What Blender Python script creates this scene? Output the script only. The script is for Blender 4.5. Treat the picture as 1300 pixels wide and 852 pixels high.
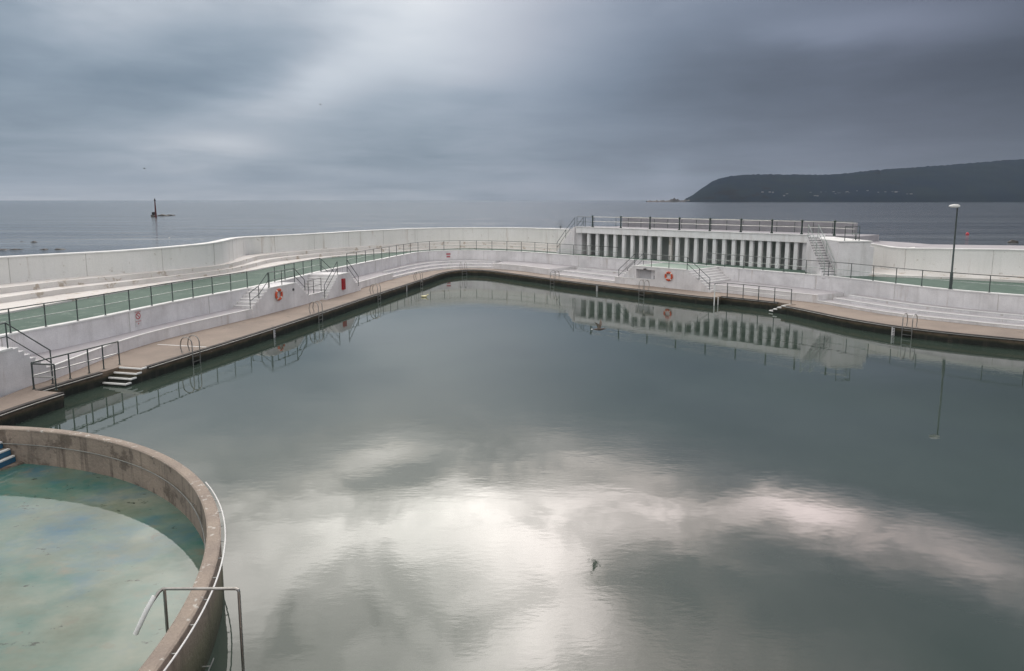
import bpy, bmesh, math, random
from mathutils import Vector, Matrix
from mathutils.geometry import tessellate_polygon
random.seed(7)
for o in list(bpy.data.objects): bpy.data.objects.remove(o)
SC = bpy.context.scene
COL = SC.collection
R = math.radians

# ------------------------------------------------------------------ camera
H = 7.5; F = 900.0; CX = 650.0; CY = 381.0
TH = math.atan(127 / 900)
cd = bpy.data.cameras.new('camera'); cam = bpy.data.objects.new('camera', cd); COL.objects.link(cam)
cam.location = (0, 0, H); cam.rotation_euler = (R(90) - TH, 0, 0)
cd.lens = 36 * F / 1300; cd.sensor_width = 36; cd.shift_y = -(426 - CY) / 1300
cd.clip_start = .1; cd.clip_end = 40000
SC.camera = cam
SC.view_settings.view_transform = 'Standard'; SC.view_settings.look = 'None'
SC.view_settings.exposure = 0; SC.view_settings.gamma = 1

# ------------------------------------------------------------------ sun, behind the cloud
SUN_EL, SUN_AZ = 44, 3
sd = bpy.data.lights.new('sun', 'SUN'); sd.energy = 0.6; sd.angle = R(13); sd.color = (1, .95, .88)
sun = bpy.data.objects.new('sun', sd); COL.objects.link(sun)
sun.rotation_euler = (R(SUN_EL - 90), 0, -R(SUN_AZ))

# ------------------------------------------------------------------ world: overcast sky
W = bpy.data.worlds.new('World'); SC.world = W; W.use_nodes = True
nt = W.node_tree; N = nt.nodes; L = nt.links; N.clear()
def wm(op, a, b=None, c=None, clamp=False):
    n = N.new('ShaderNodeMath'); n.operation = op; n.use_clamp = clamp
    for i, v in enumerate((a, b, c)):
        if v is None: continue
        if isinstance(v, (int, float)): n.inputs[i].default_value = v
        else: L.new(v, n.inputs[i])
    return n.outputs[0]
def wramp(v, stops, interp='EASE'):
    n = N.new('ShaderNodeValToRGB'); n.color_ramp.interpolation = interp
    e = n.color_ramp.elements
    while len(e) < len(stops): e.new(.5)
    for el, (p, c) in zip(e, stops): el.position = p; el.color = (*c, 1) if len(c) == 3 else c
    L.new(v, n.inputs[0]); return n.outputs[0]
def wnoise(vec, scale, detail=4, rough=.5, dist=0):
    n = N.new('ShaderNodeTexNoise'); n.inputs['Scale'].default_value = scale; n.inputs['Detail'].default_value = detail
    n.inputs['Roughness'].default_value = rough; n.inputs['Distortion'].default_value = dist
    L.new(vec, n.inputs['Vector']); return n.outputs[0]
def wcomb(x, y, z):
    n = N.new('ShaderNodeCombineXYZ')
    for i, v in enumerate((x, y, z)):
        if isinstance(v, (int, float)): n.inputs[i].default_value = v
        else: L.new(v, n.inputs[i])
    return n.outputs[0]
tc = N.new('ShaderNodeTexCoord')
sx = N.new('ShaderNodeSeparateXYZ'); L.new(tc.outputs['Generated'], sx.inputs[0])
dx, dy, dz = sx.outputs
el = wm('MULTIPLY', wm('ARCSINE', dz), 180 / math.pi)              # degrees
az = wm('MULTIPLY', wm('ARCTAN2', dx, dy), 180 / math.pi)
zz = wm('ADD', wm('MAXIMUM', dz, 0.0), .10)
cloudp = wcomb(wm('DIVIDE', dx, zz), wm('DIVIDE', dy, zz), 0)
n1 = wnoise(cloudp, .55, 5, .52, .4)
n2 = wnoise(cloudp, 1.9, 5, .55, .6)
n3 = wnoise(wcomb(wm('MULTIPLY', az, .045), wm('MULTIPLY', el, .16), 3.1), 1.0, 4, .5, .3)
nA = wm('SUBTRACT', wm('MULTIPLY', wm('ADD', n1, n3), .5), .5)
nB = wm('SUBTRACT', n2, .5)
azd = wm('ADD', az, wm('ADD', wm('MULTIPLY', wm('SUBTRACT', n1, .5), 34), wm('MULTIPLY', nB, 16)))
eld = wm('ADD', el, wm('ADD', wm('MULTIPLY', nA, 9), wm('MULTIPLY', nB, 7)))
def blob(a0, e0, sa, se, amp, A=None, E_=None, tilt=0):
    A = A or azd; E_ = E_ or eld
    a = wm('SUBTRACT', A, a0); e = wm('SUBTRACT', E_, e0)
    if tilt: e = wm('SUBTRACT', e, wm('MULTIPLY', a, tilt))
    a = wm('DIVIDE', a, sa); e = wm('DIVIDE', e, se)
    r2 = wm('ADD', wm('MULTIPLY', a, a), wm('MULTIPLY', e, e))
    return wm('MULTIPLY', wm('EXPONENT', wm('MULTIPLY', r2, -1)), amp)
# base brightness by height over the horizon
base = wramp(wm('DIVIDE', el, 90, clamp=True), [(0, (.33,)*3), (.03, (.255,)*3), (.09, (.215,)*3), (.155, (.33,)*3), (.22, (.60,)*3),
                                              (.30, (.75,)*3), (.42, (1.0,)*3), (1, (.72,)*3)], 'LINEAR')
# darker towards the right (land side), a little darker far left
side = wramp(wm('ADD', wm('DIVIDE', az, 360), .5), [(0, (1.75,)*3), (.22, (1.4,)*3), (.37, (1.35,)*3), (.46, (1.27,)*3), (.50, (1.05,)*3), (.545, (.68,)*3), (.60, (.42,)*3), (.78, (1.1,)*3), (1, (1.75,)*3)], 'LINEAR')
mottle = wm('ADD', 1, wm('ADD', wm('MULTIPLY', nA, 1.7), wm('MULTIPLY', nB, .28)))
lum = wm('MULTIPLY', wm('MULTIPLY', base, side), mottle)
soft_az = wm('ADD', az, wm('MULTIPLY', nA, 20)); soft_el = wm('ADD', el, wm('MULTIPLY', nA, 5))
adds = [
    blob(-7, 14.5, 11, 6.5, .35, soft_az, soft_el, -.25), blob(-15, 8.3, 6, 2.2, .26, soft_az, soft_el, .3), blob(-21, 4.2, 4.5, 1.0, .20, soft_az, soft_el),
    blob(-31, 13, 7, 2.5, .18, soft_az, soft_el), blob(25, 11.3, 8, 1.8, .10, soft_az, soft_el), blob(12.3, 2.0, 1.6, 1.6, .05, az, el),
    blob(-12, 25.5, 12, 3.8, 3.3), blob(1, 25.0, 9, 4.0, 2.7), blob(26, 24.0, 10, 1.9, 3.2), blob(12, 23.5, 6, 2.4, 2.2),
    blob(2.5, 32, 7, 6.5, 4.8, azd, eld), blob(-12, 31, 12, 4, .9), blob(-30, 30, 14, 9, 1.7), blob(2, 42, 22, 9, 3.0), ]
n4 = wnoise(wcomb(wm('MULTIPLY', az, .10), wm('MULTIPLY', el, .20), 7.7), 1.0, 5, .55, .5)
cover = wramp(n4, [(.34, (.38,)*3), (.46, (.80,)*3), (.58, (1.22,)*3), (.68, (1.35,)*3)], 'EASE')
hi = None
for a in adds[6:]: hi = a if hi is None else wm('ADD', hi, a)
s = wm('ADD', lum, wm('MULTIPLY', wm('MULTIPLY', hi, cover), 1.02))
for a in adds[:6]: s = wm('ADD', s, a)
lum = wm('MAXIMUM', s, .03)
# tint: blue grey when dark, warm white when bright; violet on the right
tint = wramp(wm('DIVIDE', lum, 2.0, clamp=True), [(0, (.71, .985, 1.29)), (.12, (.75, .99, 1.26)), (.25, (.88, .99, 1.13)), (.5, (1.0, 1.0, 1.0)), (1, (1.05, 1.0, .94))], 'LINEAR')
tint2 = wramp(wm('ADD', wm('DIVIDE', az, 360), .5), [(0, (1, 1, 1)), (.48, (1, 1, 1)), (.58, (1.10, .95, 1.0)), (.8, (1, 1, 1))], 'LINEAR')
low = wramp(wm('DIVIDE', el, 20, clamp=True), [(0, (1.10, 1.0, .93)), (.15, (1.04, 1.0, .97)), (.4, (1, 1, 1))], 'LINEAR')
def wmix(a, b, fac=1.0, mode='MULTIPLY'):
    n = N.new('ShaderNodeMix'); n.data_type = 'RGBA'; n.blend_type = mode
    n.inputs[0].default_value = fac; L.new(a, n.inputs[6]); L.new(b, n.inputs[7]); return n.outputs[2]
lumc = wcomb(lum, lum, lum)
colr = wmix(wmix(wmix(lumc, tint), tint2), low)
sky = N.new('ShaderNodeTexSky'); sky.sky_type = 'NISHITA'; sky.sun_disc = False
sky.sun_elevation = R(SUN_EL); sky.sun_rotation = R(SUN_AZ)
ten = N.new('ShaderNodeVectorMath'); ten.operation = 'SCALE'; ten.inputs['Scale'].default_value = 10.0; L.new(colr, ten.inputs[0])
m = N.new('ShaderNodeMix'); m.data_type = 'RGBA'; m.inputs[0].default_value = .985    # the cloud hides nearly all of the blue
L.new(sky.outputs[0], m.inputs[6]); L.new(ten.outputs[0], m.inputs[7])
bg = N.new('ShaderNodeBackground'); bg.inputs['Strength'].default_value = .1; L.new(m.outputs[2], bg.inputs['Color'])
wo = N.new('ShaderNodeOutputWorld'); L.new(bg.outputs[0], wo.inputs['Surface'])

# ------------------------------------------------------------------ helpers
def P(x, y, z):
    """a point of the place at height z, read off the survey grid of the photograph"""
    u = (x - CX) / F; v = (y - CY) / F
    d = Vector((u, math.cos(TH) - v * math.sin(TH), -math.sin(TH) - v * math.cos(TH)))
    t = (z - H) / d.z; return Vector((d.x * t, d.y * t, z))
def PY(x, y, Y):
    u = (x - CX) / F; v = (y - CY) / F
    d = Vector((u, math.cos(TH) - v * math.sin(TH), -math.sin(TH) - v * math.cos(TH)))
    return Vector((0, 0, H)) + d * (Y / d.y)
def QX(p):
    q = Vector(p) - Vector((0, 0, H)); f = q.y * math.cos(TH) - q.z * math.sin(TH)
    return CX + F * q.x / f
def V2(p): return Vector((p[0], p[1], 0))

class MB:
    def __init__(s): s.v = []; s.f = []
    def add(s, vs, fs):
        n = len(s.v); s.v += [Vector(v) for v in vs]; s.f += [tuple(i + n for i in f) for f in fs]; return s
    def hexa(s, b, t):    # 4 bottom + 4 top corners
        return s.add(b + t, [(3, 2, 1, 0), (4, 5, 6, 7), (0, 1, 5, 4), (1, 2, 6, 5), (2, 3, 7, 6), (3, 0, 4, 7)])
    def box(s, c, e, sz, z0, z1, w=None):
        """c centre (xy), e unit direction of the length, sz=(length, width)"""
        e = V2(e).normalized(); n = Vector((-e.y, e.x, 0)); c = V2(c); a = e * sz[0] / 2; b = n * sz[1] / 2
        cs = [c - a - b, c + a - b, c + a + b, c - a + b]
        return s.hexa([Vector((p.x, p.y, z0)) for p in cs], [Vector((p.x, p.y, z1)) for p in cs])
    def tube(s, pts, r, n=8, cap=True):
        pts = [Vector(p) for p in pts]; rings = []
        up = Vector((0, 0, 1)); prev = None
        for i, p in enumerate(pts):
            d = (pts[min(i + 1, len(pts) - 1)] - pts[max(i - 1, 0)]).normalized()
            a = prev if prev is not None else (up if abs(d.z) < .9 else Vector((1, 0, 0)))
            a = (a - d * a.dot(d));
            if a.length < 1e-4: a = d.orthogonal()
            a.normalize(); prev = a; b = d.cross(a)
            rr = r[i] if isinstance(r, (list, tuple)) else r
            rings.append([p + (a * math.cos(2 * math.pi * k / n) + b * math.sin(2 * math.pi * k / n)) * rr for k in range(n)])
        vs = [v for g in rings for v in g]; fs = []
        for i in range(len(pts) - 1):
            for k in range(n):
                fs.append((i * n + k, i * n + (k + 1) % n, (i + 1) * n + (k + 1) % n, (i + 1) * n + k))
        if cap: fs += [tuple(range(n - 1, -1, -1)), tuple((len(pts) - 1) * n + k for k in range(n))]
        return s.add(vs, fs)
    def grid(s, rows):
        m = len(rows[0]); vs = [v for r in rows for v in r]; fs = []
        for i in range(len(rows) - 1):
            for k in range(m - 1): fs.append((i * m + k, i * m + k + 1, (i + 1) * m + k + 1, (i + 1) * m + k))
        return s.add(vs, fs)
    def sweep(s, secs, cap=True):
        """secs: list of closed cross sections (same count)"""
        m = len(secs[0]); vs = [v for r in secs for v in r]; fs = []
        for i in range(len(secs) - 1):
            for k in range(m): fs.append((i * m + k, i * m + (k + 1) % m, (i + 1) * m + (k + 1) % m, (i + 1) * m + k))
        if cap: fs += [tuple(range(m - 1, -1, -1)), tuple((len(secs) - 1) * m + k for k in range(m))]
        return s.add(vs, fs)
    def poly(s, pts, z=None):
        pts = [Vector((p[0], p[1], p[2] if z is None else z)) for p in pts]
        return s.add(pts, [tuple(t) for t in tessellate_polygon([pts])])
    def prism(s, pts, z0, z1):
        n = len(pts); b = [Vector((p[0], p[1], z0)) for p in pts]; t = [Vector((p[0], p[1], z1)) for p in pts]
        tri = tessellate_polygon([t])
        return s.add(b + t, [tuple(i + n for i in x) for x in tri] + [tuple(reversed(x)) for x in tri] + [(i, (i + 1) % n, (i + 1) % n + n, i + n) for i in range(n)])
    def build(s, name, mat, parent=None, smooth=False, recalc=True, bevel=0, top=None):
        me = bpy.data.meshes.new(name)
        off = parent.location if parent is not None and parent.parent is None else Vector((0, 0, 0))
        if parent is not None and parent.parent is not None: off = parent.location + parent.parent.location
        me.from_pydata([v - off for v in s.v], [], s.f); me.materials.append(mat)
        if recalc or bevel:
            bm = bmesh.new(); bm.from_mesh(me); bmesh.ops.recalc_face_normals(bm, faces=bm.faces)
            if bevel:
                es = [e for e in bm.edges if len(e.link_faces) == 2 and e.calc_face_angle(0) > .5]
                bmesh.ops.bevel(bm, geom=es, offset=bevel, segments=2, affect='EDGES', profile=.5, clamp_overlap=True)
            bm.to_mesh(me); bm.free()
        if top:
            me.materials.append(top)
            for pl_ in me.polygons:
                if pl_.normal.z > .7: pl_.material_index = 1
        if smooth:
            me.shade_smooth()
            try: me.set_sharp_from_angle(angle=R(40))
            except Exception: pass
        o = bpy.data.objects.new(name, me); COL.objects.link(o); o.parent = parent
        return o
def tag(o, label=None, cat=None, group=None, kind=None):
    if label: o['label'] = label
    if cat: o['category'] = cat
    if group: o['group'] = group
    if kind: o['kind'] = kind
    return o
def thing(name, label, cat, loc=(0, 0, 0), group=None, rz=0):
    o = bpy.data.objects.new(name, None); COL.objects.link(o); o.location = loc; o.rotation_euler = (0, 0, rz)
    o.empty_display_size = .3
    return tag(o, label, cat, group)
def copy_tree(o, parent=None):
    c = o.copy(); COL.objects.link(c); c.parent = parent
    for ch in [x for x in bpy.data.objects if x.parent == o]: copy_tree(ch, c)
    return c

# ------------------------------------------------------------------ materials
def material(name, col, rough=.8, var=None, vscale=.5, vstretch=(1, 1, 1), bump=.0, bscale=8, metallic=0, ior=1.5, spots=None, streak=None, zramp=None, detail=6, rust=None):
    m = bpy.data.materials.new(name); m.use_nodes = True; t = m.node_tree; n = t.nodes; l = t.links
    b = n['Principled BSDF']; b.inputs['Roughness'].default_value = rough; b.inputs['Metallic'].default_value = metallic; b.inputs['IOR'].default_value = ior
    geo = n.new('ShaderNodeNewGeometry')
    def noise(scale, stretch=(1, 1, 1), det=detail, rg=.6, d=0):
        mp = n.new('ShaderNodeMapping'); mp.inputs['Scale'].default_value = stretch; l.new(geo.outputs['Position'], mp.inputs[0])
        x = n.new('ShaderNodeTexNoise'); x.inputs['Scale'].default_value = scale; x.inputs['Detail'].default_value = det; x.inputs['Roughness'].default_value = rg
        x.inputs['Distortion'].default_value = d
        l.new(mp.outputs[0], x.inputs['Vector']); return x.outputs[0]
    def ramp(v, a, b_, ca, cb):
        r = n.new('ShaderNodeValToRGB'); r.color_ramp.elements[0].position = a; r.color_ramp.elements[1].position = b_
        r.color_ramp.elements[0].color = ca; r.color_ramp.elements[1].color = cb; l.new(v, r.inputs[0]); return r.outputs[0]
    def mix(f, a, b_, mode='MIX'):
        x = n.new('ShaderNodeMix'); x.data_type = 'RGBA'; x.blend_type = mode
        for i, v in ((0, f), (6, a), (7, b_)):
            if isinstance(v, (int, float)): x.inputs[i].default_value = v
            elif isinstance(v, tuple): x.inputs[i].default_value = (*v[:3], 1)
            else: l.new(v, x.inputs[i])
        return x.outputs[2]
    c = tuple(col)
    if zramp:
        sp = n.new('ShaderNodeSeparateXYZ'); l.new(geo.outputs['Position'], sp.inputs[0])
        ns = noise(1.2, (1, 1, .4)); w = n.new('ShaderNodeMath'); w.operation = 'MULTIPLY_ADD'; l.new(ns, w.inputs[0]); w.inputs[1].default_value = .28
        l.new(sp.outputs[2], w.inputs[2])
        mr = n.new('ShaderNodeMapRange'); l.new(w.outputs[0], mr.inputs[0]); mr.inputs[1].default_value = zramp[0]; mr.inputs[2].default_value = zramp[1]
        r = n.new('ShaderNodeValToRGB'); e = r.color_ramp.elements
        while len(e) < len(zramp[2]): e.new(.5)
        for k, (p, cc) in zip(e, zramp[2]): k.position = p; k.color = (*cc, 1)
        l.new(mr.outputs[0], r.inputs[0]); c = r.outputs[0]
    if var: c = mix(ramp(noise(vscale, vstretch), .35, .68, (0, 0, 0, 1), (1, 1, 1, 1)), c, tuple(var))
    if streak: c = mix(ramp(noise(streak[1], (1, 1, .08)), .52, .72, (0, 0, 0, 1), (streak[2],)*3 + (1,)), c, tuple(streak[0]))
    if spots: c = mix(ramp(noise(spots[1], (1, 1, 1), 4, .7), spots[2], spots[2] + .06, (0, 0, 0, 1), (.8,)*3 + (1,)), c, tuple(spots[0]))
    if rust: c = mix(ramp(noise(rust, (1, 1, .10), 5, .7), .60, .70, (0, 0, 0, 1), (.38,)*3 + (1,)), c, (.34, .25, .18))
    # a fine grain everywhere
    g = ramp(noise(26, (1, 1, 1), 3), .3, .7, (.90, .90, .90, 1), (1.06, 1.06, 1.06, 1))
    c = mix(1.0, c, g, 'MULTIPLY')
    l.new(c, b.inputs['Base Color'])
    if bump:
        bp = n.new('ShaderNodeBump'); bp.inputs['Strength'].default_value = bump; bp.inputs['Distance'].default_value = .03
        l.new(noise(bscale), bp.inputs['Height']); l.new(bp.outputs[0], b.inputs['Normal'])
    return m
def water(name, deep, var, ior, bumps, rough=.02, vscale=.12, more=None, vrange=(.4, .65), vst=(1, 1, 1)):
    m = bpy.data.materials.new(name); m.use_nodes = True; t = m.node_tree; n = t.nodes; l = t.links
    b = n['Principled BSDF']; b.inputs['Roughness'].default_value = rough; b.inputs['IOR'].default_value = ior
    geo = n.new('ShaderNodeNewGeometry')
    def noise(scale, stretch, det=4, rg=.55, d=0):
        mp = n.new('ShaderNodeMapping'); mp.inputs['Scale'].default_value = stretch; l.new(geo.outputs['Position'], mp.inputs[0])
        x = n.new('ShaderNodeTexNoise'); x.inputs['Scale'].default_value = scale; x.inputs['Detail'].default_value = det; x.inputs['Roughness'].default_value = rg; x.inputs['Distortion'].default_value = d
        l.new(mp.outputs[0], x.inputs['Vector']); return x.outputs[0]
    def mixc(fac, a, b_):
        x = n.new('ShaderNodeMix'); x.data_type = 'RGBA'; l.new(fac, x.inputs[0])
        for i, v in ((6, a), (7, b_)):
            if isinstance(v, tuple): x.inputs[i].default_value = (*v, 1)
            else: l.new(v, x.inputs[i])
        return x.outputs[2]
    def rmp(v, lo, hi):
        r = n.new('ShaderNodeValToRGB'); r.color_ramp.elements[0].position = lo; r.color_ramp.elements[1].position = hi; l.new(v, r.inputs[0]); return r.outputs[0]
    c = mixc(rmp(noise(vscale, vst, 5, .6, .3), *vrange), tuple(deep), tuple(var))
    for (col, sc, lo, hi) in (more or []): c = mixc(rmp(noise(sc, (1, 1.3, 1), 6, .65), lo, hi), c, tuple(col))
    l.new(c, b.inputs['Base Color'])
    prev = None
    for sc, st, stren, dist, patch in bumps:
        bp = n.new('ShaderNodeBump'); bp.inputs['Strength'].default_value = stren; bp.inputs['Distance'].default_value = dist
        h = noise(sc, st, 3)
        if patch:
            mm = n.new('ShaderNodeMath'); mm.operation = 'MULTIPLY'; l.new(h, mm.inputs[0]); l.new(rmp(noise(patch, (1, 2.2, 1), 2), .42, .62), mm.inputs[1]); h = mm.outputs[0]
        l.new(h, bp.inputs['Height'])
        if prev: l.new(prev, bp.inputs['Normal'])
        prev = bp.outputs[0]
    if prev: l.new(prev, b.inputs['Normal'])
    return m

M = {}
M['white_l'] = material('white_seaward_paint', (.70, .69, .66), .75, var=(.76, .75, .73), vscale=.35, bump=.25, bscale=6, streak=((.52, .53, .50), 1.6, .35), spots=((.46, .42, .37), 1.9, .64), rust=1.3)
M['white'] = material('white_paint', (.76, .74, .745), .7, var=(.60, .58, .585), vscale=.8, bump=.3, bscale=7, streak=((.46, .44, .43), 2.0, .5), spots=((.46, .43, .40), 2.4, .66), rust=1.7)
M['coping'] = material('white_coping_paint', (.80, .80, .78), .65, var=(.68, .67, .65), vscale=.9, bump=.15, bscale=9, spots=((.45, .42, .38), 3.0, .68))
M['tread'] = material('cream_tread_paint', (.70, .67, .64), .75, var=(.60, .565, .53), vscale=.5, bump=.2, bscale=9, spots=((.40, .33, .26), 1.3, .58))
M['green'] = material('green_floor_paint', (.110, .160, .132), .8, ior=1.3, var=(.080, .125, .10), vscale=.3, bump=.1, bscale=9, spots=((.16, .21, .18), 1.6, .58))
M['greenlight'] = material('pale_green_floor_paint', (.22, .30, .25), .6, var=(.17, .25, .20), vscale=.6)
M['deck'] = material('worn_concrete_deck', (.30, .24, .195), .85, var=(.22, .178, .148), vscale=.45, bump=.4, bscale=12, spots=((.17, .14, .12), 1.1, .62))
M['edge'] = material('stained_pool_edge_concrete', (.3, .2, .15), .8, zramp=(.05, .72, [(0, (.010, .014, .012)), (.44, (.014, .017, .012)), (.56, (.045, .042, .024)), (.66, (.115, .085, .055)), (.84, (.19, .14, .10)), (1, (.23, .175, .135))]), streak=((.06, .05, .04), 3.2, .75), bump=.8, bscale=9)
M['edgeshade'] = material('edge_shadow_tone', (.085, .075, .068), .85, var=(.045, .04, .037), vscale=1.5, bump=.4)  # shadow gap above the grab rail, put into a dark colour
M['pipe'] = material('galvanised_rail', (.50, .50, .48), .38, metallic=.7, var=(.34, .35, .34), vscale=3)
M['rail'] = material('weathered_green_grey_rail', (.075, .095, .092), .45, metallic=.35, var=(.05, .06, .058), vscale=4)
M['railg'] = material('highlit_galvanised_green_rail', (.42, .46, .43), .45, metallic=.5, var=(.25, .29, .27), vscale=4)  # paler rail tone, the reflected highlight on the mid rails put into the colour
M['darkgreen'] = material('dark_green_post_paint', (.012, .028, .022), .4, var=(.02, .04, .03), vscale=3)
M['ledge'] = material('grey_ledge_top', (.40, .38, .395), .8, var=(.34, .32, .33), vscale=.7, bump=.2, bscale=9)  # darker grey, set on upward faces only
M['column'] = material('white_column_paint', (.82, .81, .81), .7, var=(.74, .73, .72), vscale=1.1, bump=.2, streak=((.50, .46, .42), 3, .4))
M['joint'] = material('grimy_wall_joint', (.42, .40, .38), .9, var=(.54, .52, .50), vscale=2)
M['roofdeck'] = material('grey_roof_concrete', (.34, .325, .345), .85, var=(.28, .27, .285), vscale=.8, bump=.3)
M['edgerail'] = material('dull_edge_rail', (.30, .30, .28), .5, metallic=.3, var=(.16, .16, .15), vscale=2)
M['steel'] = material('stainless_ladder_tube', (.42, .41, .39), .3, metallic=.85, var=(.28, .26, .24), vscale=5)
M['ring'] = material('orange_plastic', (.62, .10, .035), .5, var=(.5, .07, .03), vscale=3)
M['ringband'] = material('pale_band', (.7, .66, .6), .6)
M['red'] = material('red_box_paint', (.36, .012, .02), .5, var=(.28, .015, .02), vscale=3)
M['signred'] = material('sign_red', (.45, .03, .04), .5)
M['signpink'] = material('faded_red_lettering', (.42, .10, .12), .6)
M['signwhite'] = material('sign_white', (.62, .60, .60), .5)
M['black'] = material('black_mark', (.02, .02, .02), .6)
M['grey'] = material('grey_paint', (.22, .22, .23), .6)
M['door'] = material('grey_white_door_paint', (.50, .49, .50), .6, var=(.40, .39, .40), vscale=1.2)
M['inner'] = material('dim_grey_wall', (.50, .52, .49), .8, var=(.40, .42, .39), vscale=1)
M['concrete'] = material('aged_ring_concrete', (.315, .255, .205), .85, var=(.21, .17, .14), vscale=.8, bump=.9, bscale=10, streak=((.06, .045, .038), 4.2, .8), spots=((.12, .095, .075), 1.6, .54))
M['ringtop'] = material('rough_ring_top', (.36, .295, .24), .9, var=(.27, .22, .185), vscale=1.5, bump=1.0, bscale=16, spots=((.62, .60, .55), 5.5, .60))
M['algae'] = material('algae_concrete', (.16, .13, .09), .8, zramp=(.0, 1.25, [(0, (.02, .025, .018)), (.3, (.06, .065, .035)), (.55, (.15, .14, .09)), (1, (.32, .25, .21))]), streak=((.05, .045, .03), 2.5, .7), bump=.8)
M['blue'] = material('blue_riser_paint', (.02, .13, .24), .5, var=(.03, .10, .18), vscale=3)
M['rock'] = material('wet_black_rock', (.03, .028, .026), .6, bump=1, bscale=2, var=(.05, .045, .04), vscale=1)
M['hillm'] = material('far_hill_cover', (.018, .026, .040), .95, ior=1.02, var=(.024, .032, .038), vscale=.008, vstretch=(1, .5, 1), spots=((.022, .021, .023), .006, .58), streak=None)
M['house'] = material('pale_house_wall', (.30, .29, .29), .8)
M['roof'] = material('slate_roof', (.07, .07, .08), .8)
M['beacon'] = material('beacon_red', (.10, .03, .03), .6)
M['buoy'] = material('buoy_red', (.5, .03, .05), .5)
M['yellow'] = material('pale_yellow', (.7, .62, .35), .5)
M['brownf'] = material('brown_feathers', (.075, .055, .042), .8, var=(.12, .09, .07), vscale=20)
M['palef'] = material('pale_feathers', (.55, .45, .36), .8, var=(.40, .31, .25), vscale=20)
M['whitef'] = material('white_feathers', (.8, .78, .76), .8)
M['beak'] = material('beak', (.12, .08, .03), .5)
M['pool'] = water('still_pool_water', (.034, .050, .040), (.044, .063, .050), 1.52, [(.55, (1, 1.6, 1), .07, .045, None), (5.5, (.7, 1.6, 1), .12, .012, .06)], rough=.015)
M['paddle'] = water('shallow_pool_water', (.028, .115, .096), (.055, .155, .135), 1.40, [(2.2, (1, 1.4, 1), .05, .02, None)], rough=.03, vscale=.22,
                    more=[((.20, .22, .17), .17, .46, .66), ((.03, .11, .17), .13, .55, .66), ((.10, .13, .09), .7, .46, .74), ((.15, .15, .11), 1.6, .58, .75), ((.02, .03, .022), 2.6, .64, .70), ((.12, .07, .04), 1.1, .70, .76)])
M['sea'] = water('open_sea_water', (.030, .034, .038), (.12, .13, .133), 1.42, [(.035, (.35, 2.2, 1), 1, 1.6, None), (.22, (.3, 1.8, 1), 1, .35, None), (1.4, (.5, 1.3, 1), .8, .06, None)], rough=.13, vscale=.03, vst=(.12, 1.6, 1), vrange=(.38, .62))

# ------------------------------------------------------------------ master curves of the plan
def catmull(pts, step=.35):
    pts = [Vector(p) for p in pts]; pts = [pts[0] * 2 - pts[1]] + pts + [pts[-1] * 2 - pts[-2]]; out = []
    for i in range(1, len(pts) - 2):
        p0, p1, p2, p3 = pts[i - 1:i + 3]
        t0 = 0; t1 = max((p1 - p0).length, 1e-6) ** .5; t2 = t1 + (p2 - p1).length ** .5; t3 = t2 + max((p3 - p2).length, 1e-6) ** .5
        n = max(1, int((p2 - p1).length / step))
        for k in range(n):
            t = t1 + (t2 - t1) * k / n
            A1 = p0 * ((t1 - t) / (t1 - t0)) + p1 * ((t - t0) / (t1 - t0)); A2 = p1 * ((t2 - t) / (t2 - t1)) + p2 * ((t - t1) / (t2 - t1)); A3 = p2 * ((t3 - t) / (t3 - t2)) + p3 * ((t - t2) / (t3 - t2))
            B1 = A1 * ((t2 - t) / (t2 - t0)) + A2 * ((t - t0) / (t2 - t0)); B2 = A2 * ((t3 - t) / (t3 - t1)) + A3 * ((t - t1) / (t3 - t1))
            out.append(B1 * ((t2 - t) / (t2 - t1)) + B2 * ((t - t1) / (t2 - t1)))
    out.append(pts[-2]); return out
class Curve:
    def __init__(s, pts, step=.35, smooth=0):
        s.p = catmull(pts, step)
        for _ in range(smooth): s.p = [s.p[0]] + [(a + b * 2 + c) / 4 for a, b, c in zip(s.p, s.p[1:], s.p[2:])] + [s.p[-1]]
        s.s = [0]
        for a, b in zip(s.p, s.p[1:]): s.s.append(s.s[-1] + (b - a).length)
        s.len = s.s[-1]
    def at(s, t):
        t = max(0, min(s.len, t)); lo, hi = 0, len(s.s) - 1
        while hi - lo > 1:
            m = (lo + hi) // 2
            if s.s[m] <= t: lo = m
            else: hi = m
        a, b = s.p[lo], s.p[hi]; k = (t - s.s[lo]) / max(s.s[hi] - s.s[lo], 1e-9)
        return a.lerp(b, k)
    def tan(s, t): return V2(s.at(t + .4) - s.at(t - .4)).normalized()
    def nrm(s, t): d = s.tan(t); return Vector((-d.y, d.x, 0))       # left of travel = landward / seaward, away from the pool
    def sx(s, x):   # arclength where the curve stands at survey column x
        best = 0; bd = 1e9
        for p, t in zip(s.p, s.s):
            if p.y < 1: continue
            d = abs(QX(p) - x)
            if d < bd: bd = d; best = t
        return best
    def sn(s, q):
        q = V2(q); return min(zip(s.p, s.s), key=lambda a: (V2(a[0]) - q).length)[1]
    def sub(s, a, b, step=.5):
        n = max(1, int(abs(b - a) / step)); return [a + (b - a) * k / n for k in range(n + 1)]
ZD, ZL, ZT = .55, 1.10, 2.10
Epx = [(0, 525), (186, 466), (347, 416.2), (481.4, 372.3), (538, 354.2), (564, 345.8), (580, 343.2), (598.7, 342.4), (618, 343.3), (663.3, 349), (720, 356.6), (780, 363.8), (864, 373.6), (930, 380.6), (997.5, 388.6), (1030, 394.9), (1073, 403.6), (1135, 413.5), (1202, 421.6), (1300, 431)]
Ep = [P(x, y, ZD) for x, y in Epx]
Ep = [Vector((-16.75, 19.0, ZD))] + Ep + [Vector((30.5, 31.6, ZD)), Vector((36, 26.5, ZD)), Vector((40, 18, ZD))]
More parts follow.
